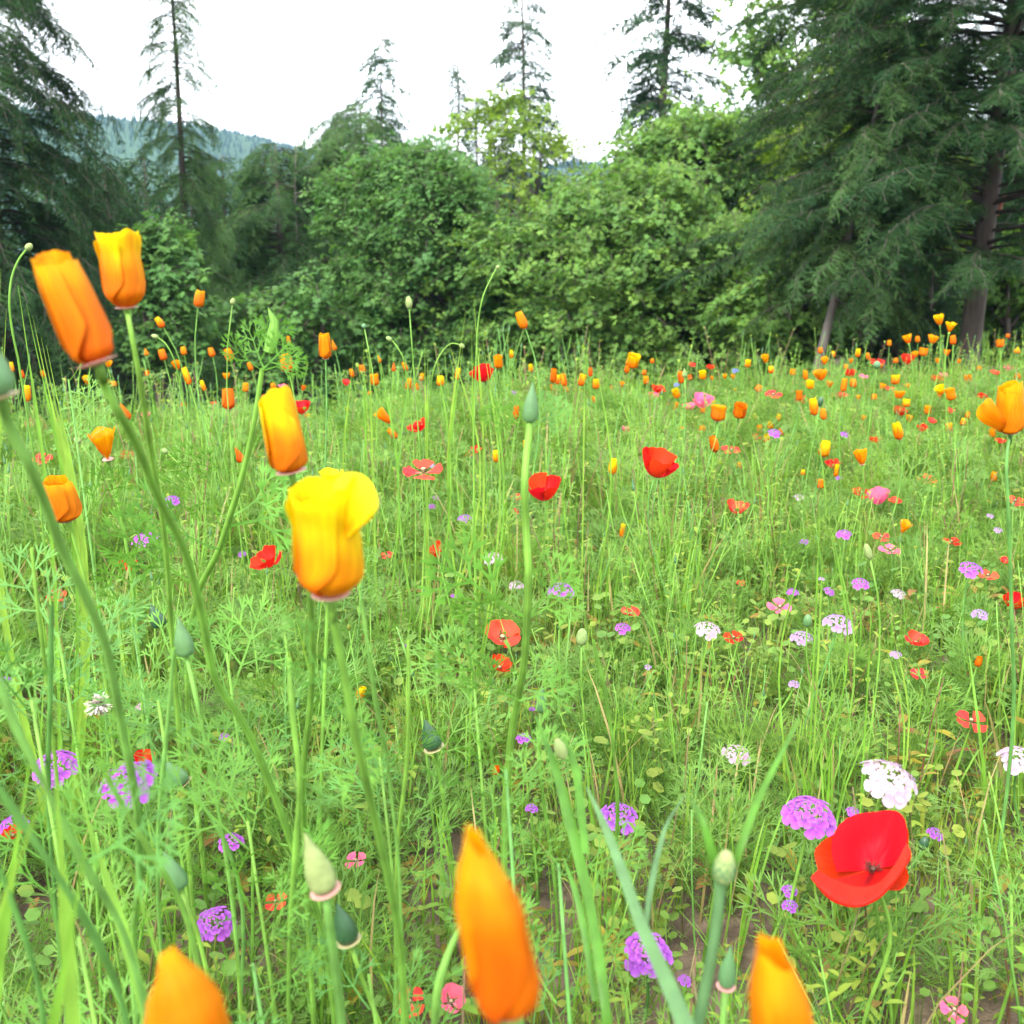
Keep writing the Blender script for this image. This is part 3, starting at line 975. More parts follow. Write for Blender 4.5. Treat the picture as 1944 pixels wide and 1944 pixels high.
PROF = {
    'closed': [(0, .14), (.05, .33), (.14, .46), (.35, .5), (.7, .45), (1, .38)],
    'cyl': [(0, .17), (.04, .38), (.10, .47), (.35, .5), (.75, .47), (1, .43)],
    'furl': [(0, .2), (.05, .40), (.12, .48), (.4, .5), (.7, .44), (1, .24)],
    'pointy': [(0, .28), (.04, .43), (.14, .5), (.62, .48), (.80, .36), (.92, .20), (1, .12)],
    'cone': [(0, .28), (.08, .46), (.25, .46), (.6, .27), (1, .05)],
    'goblet': [(0, .12), (.07, .34), (.18, .47), (.45, .46), (.75, .44), (1, .5)],
    'open': [(0, .07), (.12, .22), (.4, .34), (.7, .42), (1, .5)],
    'wide': [(0, .05), (.2, .17), (.5, .30), (1, .52)],
}


def cup_petal(rng, th0, half, prof, spiral, jag, nu, nv, tipcurl=0.0, top=1.0, corner=.14):
    mb = MB()
    ph = rng.uniform(0, 50)
    tw = rng.uniform(-.25, .25)

    def fn(u, v):
        w = -1 + 2 * u
        hv = half * (.42 + .58 * sm(v / .4))
        th = th0 + w * hv + tw * v
        r = interp(prof, v) * (1 + spiral * w)
        r += .020 * v * mnoise.noise((w * 1.5 + ph, v * 1.6, ph)) + (.010 * v * mnoise.noise((w * 5 + ph, v * 2.2 + w, ph)) if nu > 12 else 0) + tipcurl * v ** 5
        z = top * v * (1 - corner * abs(w) ** 3 * v) + jag * v ** 5 * mnoise.noise((w * 2.4 + ph, 0, ph)) + jag * .22 * v ** 5 * mnoise.noise((w * 11 + ph, 4, ph))
        return (r * math.cos(th), r * math.sin(th), z)
    mb.grid(fn, nu, nv)
    return mb


def cup_set(shape, seed, hi=False):
    rng = random.Random(seed)
    nu, nv = (22, 20) if hi else (9, 8)
    half = {'closed': 1.95, 'cyl': 1.85, 'furl': 2.1, 'pointy': 2.0, 'cone': 1.8, 'goblet': 1.5, 'open': .95, 'wide': .80}[shape]
    sp = {'open': .05, 'wide': .03, 'goblet': .10}.get(shape, .15)
    a0 = rng.uniform(0, 6.28)
    out = []
    for k in range(4):
        out.append(cup_petal(rng, a0 + k * 1.571, half * rng.uniform(.92, 1.08), PROF[shape], sp * rng.uniform(.8, 1.3), .07 if shape != 'pointy' else .05, nu, nv,
                             0, (1.0, .97, .90, .78)[k] if hi and shape in ('cyl', 'pointy', 'closed', 'furl') else rng.uniform(.90, 1.0)))
    return out


_cups = {}


def cups(shape, mat, seed, hi=False, merged=False):
    key = (shape, mat.name, seed, hi, merged)
    if key not in _cups:
        st = cup_set(shape, seed, hi)
        if merged:
            mb = MB()
            for s in st:
                o = len(mb.v)
                mb.v += s.v; mb.pv += s.pv; mb.m += s.m
                mb.f += [tuple(i + o for i in f) for f in s.f]
            _cups[key] = [mb.mesh("bloom", mat)]
        else:
            _cups[key] = [s.mesh("petal", mat) for s in st]
    return _cups[key]


def rim_mesh(mat):
    mb = MB()
    mb.lathe([(.16, -.10), (.30, -.06), (.47, -.01), (.53, .02), (.50, .035), (.30, .0), (.14, .02)], 20)
    return mb.mesh("rim", mat)


RIM, RIMP = rim_mesh(M_RIM), rim_mesh(M_RIMG)


def head_matrix(P, tilt_deg, toward=0.0, spin=0.0):
    """z axis of the bloom: leans by tilt in the picture plane, and towards the camera"""
    t = math.radians(tilt_deg)
    z = Vector((math.sin(t), -toward, math.cos(t))).normalized()
    x = Vector((1, 0, 0)); x = (x - z * x.dot(z)).normalized()
    y = z.cross(x)
    M = Matrix((x, y, z)).transposed().to_4x4()
    return Matrix.Translation(P) @ M @ Matrix.Rotation(spin, 4, 'Z')


def bez(p0, p1, p2, p3, n):
    return [p0 * (1 - t) ** 3 + 3 * p1 * t * (1 - t) ** 2 + 3 * p2 * t * t * (1 - t) + p3 * t ** 3 for t in [k / n for k in range(n + 1)]]


def smooth_path(pts, n=5):
    """smooth curve through the points; slopes weighted by the lengths of the neighbouring pieces so that it never kinks"""
    P = [Vector(p) for p in pts]
    D = [max(1e-6, (b - a).length) for a, b in zip(P, P[1:])]
    T = []
    for k in range(len(P)):
        if k == 0: T.append((P[1] - P[0]) / D[0])
        elif k == len(P) - 1: T.append((P[-1] - P[-2]) / D[-1])
        else:
            T.append(((P[k] - P[k - 1]) / D[k - 1] * D[k] + (P[k + 1] - P[k]) / D[k] * D[k - 1]) / (D[k] + D[k - 1]))
    out = []
    for k in range(len(P) - 1):
        for q in range(n):
            t = q / n
            h00, h10, h01, h11 = 2 * t ** 3 - 3 * t * t + 1, t ** 3 - 2 * t * t + t, -2 * t ** 3 + 3 * t * t, t ** 3 - t * t
            out.append(P[k] * h00 + T[k] * (h10 * D[k]) + P[k + 1] * h01 + T[k + 1] * (h11 * D[k]))
    out.append(P[-1])
    return out



def ground_under(P, rng, spread=.04):
    x, y = P.x + rng.uniform(-spread, spread), P.y + rng.uniform(-spread * .3, spread)
    return Vector((x, y, gz(x, y)))


def stem_obj(root, P, zdir, r0, r1, rng, mat=None, path=None, flare=None, sides=6):
    """stem from the ground (root location) to the bloom at P"""
    B = root.location
    if path is None:
        h = (P - B).length
        pts = bez(B, B + Vector((rng.uniform(-.02, .02), rng.uniform(-.02, .02), h * .4)), P - zdir * h * .35, P, 9)
    else:
        pts = smooth_path([B] + path, 5)
    n = len(pts)
    rr = [r0 + (r1 - r0) * k / (n - 1) for k in range(n)]
    if flare:
        L = (pts[-1] - pts[-2]).length
        pts[-1:] = [P - zdir * flare * 1.5, P - zdir * flare * .7, P]
        rr[-1:] = [r1, r1 * 1.25, flare * .42]
    mb = MB()
    mb.tube([p - B for p in pts], rr, sides)
    return obj("stem", mb.mesh("stem", mat or M_STEM), root), pts


def clampd(px, py, depth):
    P = at(px, py, depth)
    for _ in range(40):
        if P.y <= edge_y(P.x) + .35 and P.z > gz(P.x, P.y) + .10:
            break
        depth *= .97
        P = at(px, py, depth)
    return P, depth


WIDELEAF = []
for k in range(3):
    mb = MB()
    feather_leaf(mb, (0, 0, 0), (1, 0, 0.15), 1.0, 0, random.Random(60 + k), .021, Vector((0, 1, 0)))
    WIDELEAF.append(mb.mesh("leaf", [M_HERO]))
LEAFLIB = []
for k in range(4):
    mb = MB()
    feather_leaf(mb, (0, 0, 0), (1, 0, 0.15), 1.0, 0, random.Random(40 + k), .0145, Vector((0, 1, 0)))
    LEAFLIB.append(mb.mesh("leaf", [M_HERO]))


def add_leaf(root, P, d, size, rng, roll=0.0, k=None, mat=None):
    d = Vector(d).normalized()
    q = d.to_track_quat('X', 'Z')
    M = Matrix.Translation(P - root.location) @ q.to_matrix().to_4x4() @ Matrix.Rotation(roll, 4, 'X') @ Matrix.Scale(size, 4)
    return obj("leaf", WIDELEAF[rng.randrange(3)] if k == 'wide' else LEAFLIB[rng.randrange(4)], root, M)


FLW = []      # bloom positions in the photograph, size and distance
REG = []      # (kind, px, py, object) for the labels of the small ones
MAT = {'o': P_ORANGE, 'd': P_DEEP, 'g': P_GOLD, 'y': P_YELLOW}
CNAME = {'o': 'orange', 'd': 'deep orange', 'g': 'golden orange', 'y': 'yellow'}
SNAME = {'furl': 'furled', 'closed': 'closed', 'cyl': 'tube-shaped', 'pointy': 'pointed', 'cone': 'furled', 'goblet': 'goblet-shaped', 'open': 'half-open', 'wide': 'open'}


def cali(bx, by, h, w, tilt, shape='closed', col='o', label=None, toward=None, real=.038, path=None, leaves=0, hi=False, depth=None, r=.0016, short=None, seed=None, rimk=.56):
    """California poppy: (bx,by) foot of the bloom in the photograph, h and w its size there"""
    rng = random.Random(int(bx * 13 + by * 7))
    depth = depth or FPX * real / h
    P, depth = clampd(bx, by, depth)
    mpp = depth / FPX
    hm, wm = h * mpp, w * mpp
    FLW.append((bx + h * .5 * math.sin(math.radians(tilt)), by - h * .45, max(h, w), depth))
    if toward is None: toward = rng.uniform(-.1, .25)
    hm *= 1 / max(.8, math.cos(math.atan(toward)))
    HM = head_matrix(P, tilt, toward, rng.uniform(0, 6.28) if seed is None else seed * 1.1)
    zd = (HM.to_3x3() @ Vector((0, 0, 1))).normalized()
    if path:
        pw = [at(a, b, d) for a, b, d in path]        # from the bloom down
        root = thing("california_poppy", root_under_path(pw), label, "poppy")
        wp = [pw[k] for k in range(len(pw) - 1, -1, -1)] + [P]
    else:
        root = thing("california_poppy", ground_under(P, rng), label, "poppy")
        wp = None
    r1 = max(r * .8, .0008)
    st, pts = stem_obj(root, P, zd, r * 1.25, r1, rng, None, wp, wm * .30, 10 if hi else 6)
    L = Matrix.Translation(-root.location) @ HM
    S = Matrix.Diagonal((wm, wm, hm, 1))
    small = h < 24
    ms = cups(shape, MAT[col], (rng.randrange(3) if seed is None else seed), hi, small)
    if small:
        obj("bloom", ms[0], root, L @ S)
    else:
        for m_ in ms:
            obj("petal", m_, root, L @ S)
    if h >= 30:
        obj("rim", RIM, root, L @ Matrix.Diagonal((wm * (rimk if shape in ('closed', 'cyl', 'pointy', 'goblet') else .4),) * 2 + (wm * rimk * .8, 1)))
    for q in range(leaves):
        k = int(len(pts) * (.25 + .5 * (q + .5) / leaves))
        a = rng.uniform(0, 6.28)
        add_leaf(root, pts[k], (math.cos(a), math.sin(a), .6), rng.uniform(.06, .10), rng)
    REG.append(("small " if h < 36 else "", f"{SNAME[shape]} {CNAME[col]} poppy", bx, by - h / 2, root, short))
    return root, P, depth


# ---- bowl-shaped red, coral and pink poppies
def bowl_set(var, seed, hi=False):
    rng = random.Random(seed)
    out = []
    half = {'bowl': 1.05, 'open': 1.0, 'sep': .62, 'crumple': .9}[var]
    dep = {'bowl': .44, 'open': .22, 'sep': .10, 'crumple': .30}[var]
    cr = {'bowl': .035, 'open': .045, 'sep': .05, 'crumple': .10}[var]
    nu, nv = (26, 20) if hi else (10, 7)
    a0 = rng.uniform(0, 6.28)
    for k in range(4):
        mb = MB()
        ph = rng.uniform(0, 60)
        inner = (k % 2)
        Rk = .5 * rng.uniform(.88, 1.05) * (.92 if inner else 1.0)
        dk = dep * rng.uniform(.8, 1.2)
        th0 = a0 + k * 1.571

        def fn(u, v, th0=th0, Rk=Rk, dk=dk, ph=ph, inner=inner):
            w = -1 + 2 * u
            th = th0 + w * half * ((.5 + .5 * v) if var != 'sep' else (.5 + .5 * math.sin(min(1, v * 1.1) * 1.57)))
            rr = Rk * v * (1 - .10 * abs(w) ** 3 * v) * (1 - .5 * dk * v * v) + .02 * v * v * mnoise.noise((w * 4 + ph, 0, ph))
            z = dk * v ** 1.7 + .012 * inner * v + cr * v * (mnoise.noise((w * 2.6 + ph, v * 2.2, ph)) + .5 * mnoise.noise((w * 7 + ph, v * 3, ph)))
            z -= .06 * max(0, v - .85) * 6 * (.5 + mnoise.noise((w * 2 + ph, 9, ph)))
            return (rr * math.cos(th), rr * math.sin(th), z)
        mb.grid(fn, nu, nv)
        out.append(mb)
    return out


_bowls = {}


def bowls(var, mat, seed, hi=False):
    key = (var, mat.name, seed, hi)
    if key not in _bowls:
        _bowls[key] = [s.mesh("petal", mat) for s in bowl_set(var, seed, hi)]
    return _bowls[key]


def center_mesh():
    rng = random.Random(2)
    mb = MB()
    for k in range(46):
        a, t = rng.uniform(0, 6.28), rng.uniform(.5, 1.3)
        d = Vector((math.cos(a) * t, math.sin(a) * t, 1)).normalized()
        L = rng.uniform(.10, .17)
        mb.tube([(0, 0, .01), d * L * .6, d * L], [.003, .003, .003], 3, 0)
        mb.lathe([(.001, -.008), (.009, 0), (.001, .008)], 4, 0, Matrix.Translation(d * L))
    return mb.mesh("stamens", M_STAMEN)


def ovary_mesh():
    mb = MB()
    mb.lathe([(.015, 0), (.04, .03), (.05, .07), (.045, .10), (.06, .105), (.03, .125), (.001, .125)], 10)
    return mb.mesh("seed_pod", M_RIMG)


STAM, OVAR = center_mesh(), ovary_mesh()
RMAT = {'r': P_RED, 'c': P_CORAL, 'p': P_PINK}
RNAME = {'r': 'red', 'c': 'coral red', 'p': 'pink'}
RSH = {'bowl': 'bowl-shaped', 'open': 'open', 'sep': 'four-petalled', 'crumple': 'crumpled'}


def redp(cx, cy, w, tilt=0, toward=.4, var='bowl', col='r', label=None, real=.056, hi=False, depth=None, short=None, seed=None, drop=0.3):
    """red poppy: centre and width of the bloom in the photograph"""
    rng = random.Random(int(cx * 17 + cy * 5))
    depth = depth or FPX * real / w
    P, depth = clampd(cx, cy, depth)
    wm = w * depth / FPX * 1.06
    FLW.append((cx, cy, w, depth))
    HM = head_matrix(P, tilt, toward, rng.uniform(0, 6.28) if seed is None else seed)
    zd = (HM.to_3x3() @ Vector((0, 0, 1))).normalized()
    P0 = P - zd * wm * {'bowl': .20, 'open': .10, 'sep': .04, 'crumple': .1}[var]
    HM.translation = P0
    root = thing("poppy", ground_under(P0, rng, .06), label, "poppy")
    stem_obj(root, P0, zd, .0013, .0010, rng, M_STEM, None, None, 6)
    L = Matrix.Translation(-root.location) @ HM @ Matrix.Scale(wm * (1.34 if var == 'bowl' else 1.08) * (1.18 if w < 36 else 1.0), 4)
    for m_ in bowls(var, RMAT[col], rng.randrange(3) if seed is None else 9, hi):
        obj("petal", m_, root, L)
    if w >= 30 or hi:
        obj("stamens", STAM, root, L)
        obj("seed_pod", OVAR, root, L)
    REG.append(("small " if w < 34 else "", f"{RSH[var]} {RNAME[col]} poppy", cx, cy, root, short))
    return root


# ---- candytuft
def floret_mb(mb, M, big, small, m=0, cup=.25):
    for k in range(4):
        a = math.radians((-38, 38, 142, 218)[k])
        L = big if k < 2 else small
        W = L * .46
        d = Vector((math.cos(a), math.sin(a), 0)); s = Vector((-d.y, d.x, 0))
        rows = []
        for t, wf in ((.05, .22), (.40, .75), (.72, 1.0), (.92, .72), (1.0, .25)):
            z = cup * L * math.sin(t * 1.5) * .5 - .18 * L * t * t
            rows.append([mb.vert(M @ (d * L * t + s * W * wf * q + Vector((0, 0, z + .08 * L * abs(q)))), (.5 + q * .5, t, 0)) for q in (-1, 0, 1)])
        for r1, r2 in zip(rows, rows[1:]):
            for q in range(2):
                mb.face((r1[q], r1[q + 1], r2[q + 1], r2[q]), m)


def floret_frames(n, seed, flat=.42):
    rng = random.Random(seed)
    out = []
    for k in range(n):
        f = (k + .5) / n
        r = .36 * math.sqrt(f)
        a = k * 2.39996 + rng.uniform(-.15, .15)
        z = flat * (1 - (r / .44) ** 2) * .62
        tilt = r * 2.2
        M = Matrix.Translation((r * math.cos(a), r * math.sin(a), z)) @ Matrix.Rotation(a, 4, 'Z') @ Matrix.Rotation(tilt, 4, 'Y')
        out.append((M, .080 + .21 * f ** 1.3, .060 + .050 * f))
    return out


CMAT = {'u': P_PURPLE, 'l': P_LILAC, 'w': P_WHITE, 'b': P_BLUE}
CNM = {'u': 'purple', 'l': 'pale lilac', 'w': 'white', 'b': 'blue'}
_heads, _flor = {}, {}


def candy(cx, cy, w, col='u', label=None, real=.040, toward=.45, tilt=0, hero=False, depth=None, flat=.42, short=None, n=22, name="candytuft", squash=1.0):
    rng = random.Random(int(cx * 11 + cy * 3))
    depth = depth or FPX * real / w
    P, depth = clampd(cx, cy, depth)
    wm = w * depth / FPX
    FLW.append((cx, cy, w * .9, depth))
    HM = head_matrix(P, tilt, toward, rng.uniform(0, 6.28))
    zd = (HM.to_3x3() @ Vector((0, 0, 1))).normalized()
    P0 = P - zd * wm * .12
    HM.translation = P0
    root = thing(name, ground_under(P0, rng, .05), label, "flower")
    stem_obj(root, P0 - zd * wm * .1, zd, .0015, .0012, rng, M_STEM, None, None, 6)
    L = Matrix.Translation(-root.location) @ HM @ Matrix.Diagonal((wm * squash, wm, wm, 1))
    # flower stalks fanning out under the head
    mb = MB()
    fr = floret_frames(n, 5, flat)
    for M, b, s in fr[::2]:
        e = M.translation
        mb.tube([Vector((0, 0, -.14)), Vector((e.x * .5, e.y * .5, -.02 + e.z * .3)), e], [.014, .010, .008], 3)
    if ('st', n, flat) not in _heads:
        _heads[('st', n, flat)] = mb.mesh("flower_stalks", M_STEM)
    obj("flower_stalks", _heads[('st', n, flat)], root, L)
    if hero:
        for M, b, s in fr:
            kb = round(b, 2)
            if (kb, col) not in _flor:
                m2 = MB()
                floret_mb(m2, Matrix.Identity(4), kb, s)
                _flor[(kb, col)] = m2.mesh("floret", CMAT[col])
            obj("floret", _flor[(kb, col)], root, L @ M @ Matrix.Rotation(rng.uniform(-.2, .2), 4, 'X'))
    else:
        sd = rng.randrange(3)
        if (col, sd, n, flat) not in _heads:
            m2 = MB()
            for M, b, s in floret_frames(n, sd, flat):
                floret_mb(m2, M, b, s)
            _heads[(col, sd, n, flat)] = m2.mesh("flower_head", CMAT[col])
        obj("flower_head", _heads[(col, sd, n, flat)], root, L)
    REG.append(("small " if w < 30 else "", f"{CNM[col]} {'cornflower' if col == 'b' else 'candytuft'}", cx, cy, root, short))
    return root


# ---- buds on stalks
def bud(tip, base, w, label, kind='cone', mat=None, rim=True, real=.026, depth=None, path=None, r=.0014, leaves=0, name="poppy_bud", rimmat=None):
    rng = random.Random(int(base[0] * 3 + base[1] * 19))
    h = math.hypot(tip[0] - base[0], tip[1] - base[1])
    depth = depth or FPX * real / h
    P, depth = clampd(base[0], base[1], depth)
    mpp = depth / FPX
    FLW.append(((tip[0] + base[0]) / 2, (tip[1] + base[1]) / 2, h, depth))
    tilt = math.degrees(math.atan2(tip[0] - base[0], base[1] - tip[1]))
    HM = head_matrix(P, tilt, .1)
    zd = (HM.to_3x3() @ Vector((0, 0, 1))).normalized()
    if path:
        pw = [at(a, b, d) for a, b, d in path]
        root = thing(name, root_under_path([P] + pw), label, "bud")
        wp = pw[::-1] + [P]
    else:
        root = thing(name, ground_under(P, rng), label, "bud")
        wp = None
    if depth > .9: r = .0009
    st, pts = stem_obj(root, P, zd, r * 1.2, r, rng, None, wp, None, 8)
    prof = {'cone': [(.12, 0), (.42, .06), (.5, .18), (.46, .38), (.30, .62), (.14, .82), (.05, .95), (.001, 1)],
            'oval': [(.12, 0), (.36, .08), (.5, .32), (.5, .55), (.36, .82), (.15, .96), (.001, 1)],
            'horn': [(.2, 0), (.5, .12), (.48, .3), (.36, .6), (.18, .88), (.001, 1)]}.get(kind, [(.12, 0), (.36, .08), (.5, .32), (.5, .55), (.36, .82), (.15, .96), (.001, 1)])
    mb = MB()
    mb.lathe(prof, 14)
    L = Matrix.Translation(-root.location) @ HM
    obj("bud", mb.mesh("bud", mat or M_BUD), root, L @ Matrix.Diagonal((w * mpp, w * mpp, h * mpp, 1)))
    if rim:
        obj("rim", rimmat or RIM, root, L @ Matrix.Diagonal((w * mpp * 1.02, w * mpp * 1.02, w * mpp * .8, 1)))
    return root, pts, depth


# ---- the large poppies in front
cali(184, 688, 212, 82, -18, 'cyl', 'o', "large orange poppy leaning left near the left edge, broad pink rim", .05, .042,
     [(200, 735, .425), (222, 775, .43), (255, 835, .45), (295, 932, .48), (352, 1050, .52), (386, 1184, .56), (408, 1288, .59), (462, 1373, .62), (520, 1508, .66), (558, 1616, .69), (608, 1758, .74)],
     hi=True, r=.0020, short="large orange leaning poppy", seed=1, rimk=.92)
cali(241, 584, 148, 78, -3, 'goblet', 'g', "tall yellow and orange poppy against the dark fir, right of the large orange one", .05, .040,
     [(247, 620, .55), (262, 700, .56), (285, 850, .60), (305, 960, .64), (318, 1080, .68), (325, 1190, .72)], hi=True, r=.0015, short="tall yellow and orange poppy", seed=2)
cali(553, 895, 160, 66, -9, 'cyl', 'g', "golden orange closed poppy with flat pink rim, above the big yellow one", .05, .040,
     [(558, 930, .52), (580, 1040, .54), (590, 1150, .57), (592, 1300, .62), (575, 1480, .68), (580, 1640, .74)], hi=True, r=.0017, short="golden orange closed poppy", seed=0, rimk=.86)
H4, H4P, H4D = cali(628, 1128, 228, 126, -1, 'goblet', 'y', "biggest yellow poppy, orange at its base, one petal bent out to the right", .10, .044,
     [(634, 1180, .40), (648, 1250, .41), (672, 1380, .43), (706, 1530, .47), (740, 1681, .51), (758, 1780, .54), (768, 1935, .58)], hi=True, r=.0018, short="biggest yellow poppy", seed=1)
cali(966, 1916, 398, 118, -9, 'pointy', 'o', "large blurred orange pointed poppy at the bottom centre", .12, .046, None, 0, True, None, .0026, short="large pointed orange poppy", seed=2)
cali(395, 2095, 345, 140, -9, 'pointy', 'o', "blurred orange poppy tip rising from the bottom edge at lower left", .05, .044, None, 0, True, None, .0026, short="orange poppy tip at lower left", seed=0)
cali(1500, 2090, 345, 112, -9, 'furl', 'o', "blurred orange poppy cut by the bottom edge at lower right, under the large red poppy", .05, .044, None, 0, True, None, .0026, short="orange poppy at lower right", seed=2)
cali(129, 988, 84, 55, -10, 'cyl', 'o', "square-topped orange poppy near the left edge beside a thick green stem", .1, .038, None, 0, True, None, .0016, short="square-topped orange poppy", seed=2)
cali(1918, 822, 98, 46, -8, 'cyl', 'o', "large orange poppy at the right edge on a long straight stalk", .1, .040,
     [(1912, 860, .83), (1914, 960, .84), (1918, 1080, .87), (1921, 1200, .9), (1925, 1320, .94)], hi=True, r=.0014, short="large orange poppy at the right edge", seed=0)
cali(205, 872, 60, 50, -4, 'wide', 'o', "orange poppy with three spread petals over a red one, left of the long leaning stem", .25, .034, None, 1, True, short="spread orange poppy", seed=1)

# big yellow poppy: the petal that bends out, the frilled petals behind
def bent_petal():
    root = H4
    C0 = at(650, 1020, H4D - .012)
    ol = smooth_path([at(a, b, H4D - q) for a, b, q in ((632, 925, .012), (645, 902, .013), (668, 896, .016), (695, 905, .022), (713, 932, .027), (717, 962, .030), (706, 984, .029), (688, 1000, .024), (674, 1020, .018))], 4)
    n = len(ol) - 1
    view = (CAMP - C0).normalized()
    mb = MB()

    def fn(u, v):
        k = min(n - 1, int(u * n)); t = u * n - k
        p = C0.lerp(ol[k].lerp(ol[k + 1], t), v)
        return p + view * (.004 * math.sin(math.pi * v) + .0016 * v * mnoise.noise((u * 4, v * 2, 3)) - .003 * v ** 4) - root.location
    mb.grid(fn, 24, 14)
    obj("petal", mb.mesh("petal", P_YELLOW), root)

bent_petal()
cali(628, 925, 34, 46, 4, 'wide', 'y', "frilled yellow poppy peeping over the biggest yellow poppy", .1, .035, None, 0, False, .75, short="frilled yellow poppy", seed=1)

def wing_petal(root, pix, d, wpx, mat):
    """one petal folded away from its cup, following points of the picture"""
    pts = smooth_path([at(a, b, d - q) - root.location for a, b, q in pix], 4)
    n = len(pts) - 1
    sd = Vector((.35, -.55, .75)).normalized()
    mb = MB()

    def fn(u, v):
        k = min(n - 1, int(v * n)); t = v * n - k
        w = wpx * d / FPX * (.35 + .65 * math.sin(min(1, v * 1.15) * 1.75)) * (1 if v < .8 else 1 - .5 * ((v - .8) / .2) ** 2)
        q = u - .5
        return pts[k].lerp(pts[k + 1], t) + sd * w * q + Vector((0, 1, 0)) * w * q * q * .7
    mb.grid(fn, 12, 14)
    obj("petal", mb.mesh("petal", mat), root)


wing_petal([o for o in COL.objects if o.get("label", "").startswith("large orange poppy at the right edge")][0], [(1912, 818, 0), (1895, 800, .012), (1876, 782, .016), (1866, 765, .014)], .83, 44, P_ORANGE)

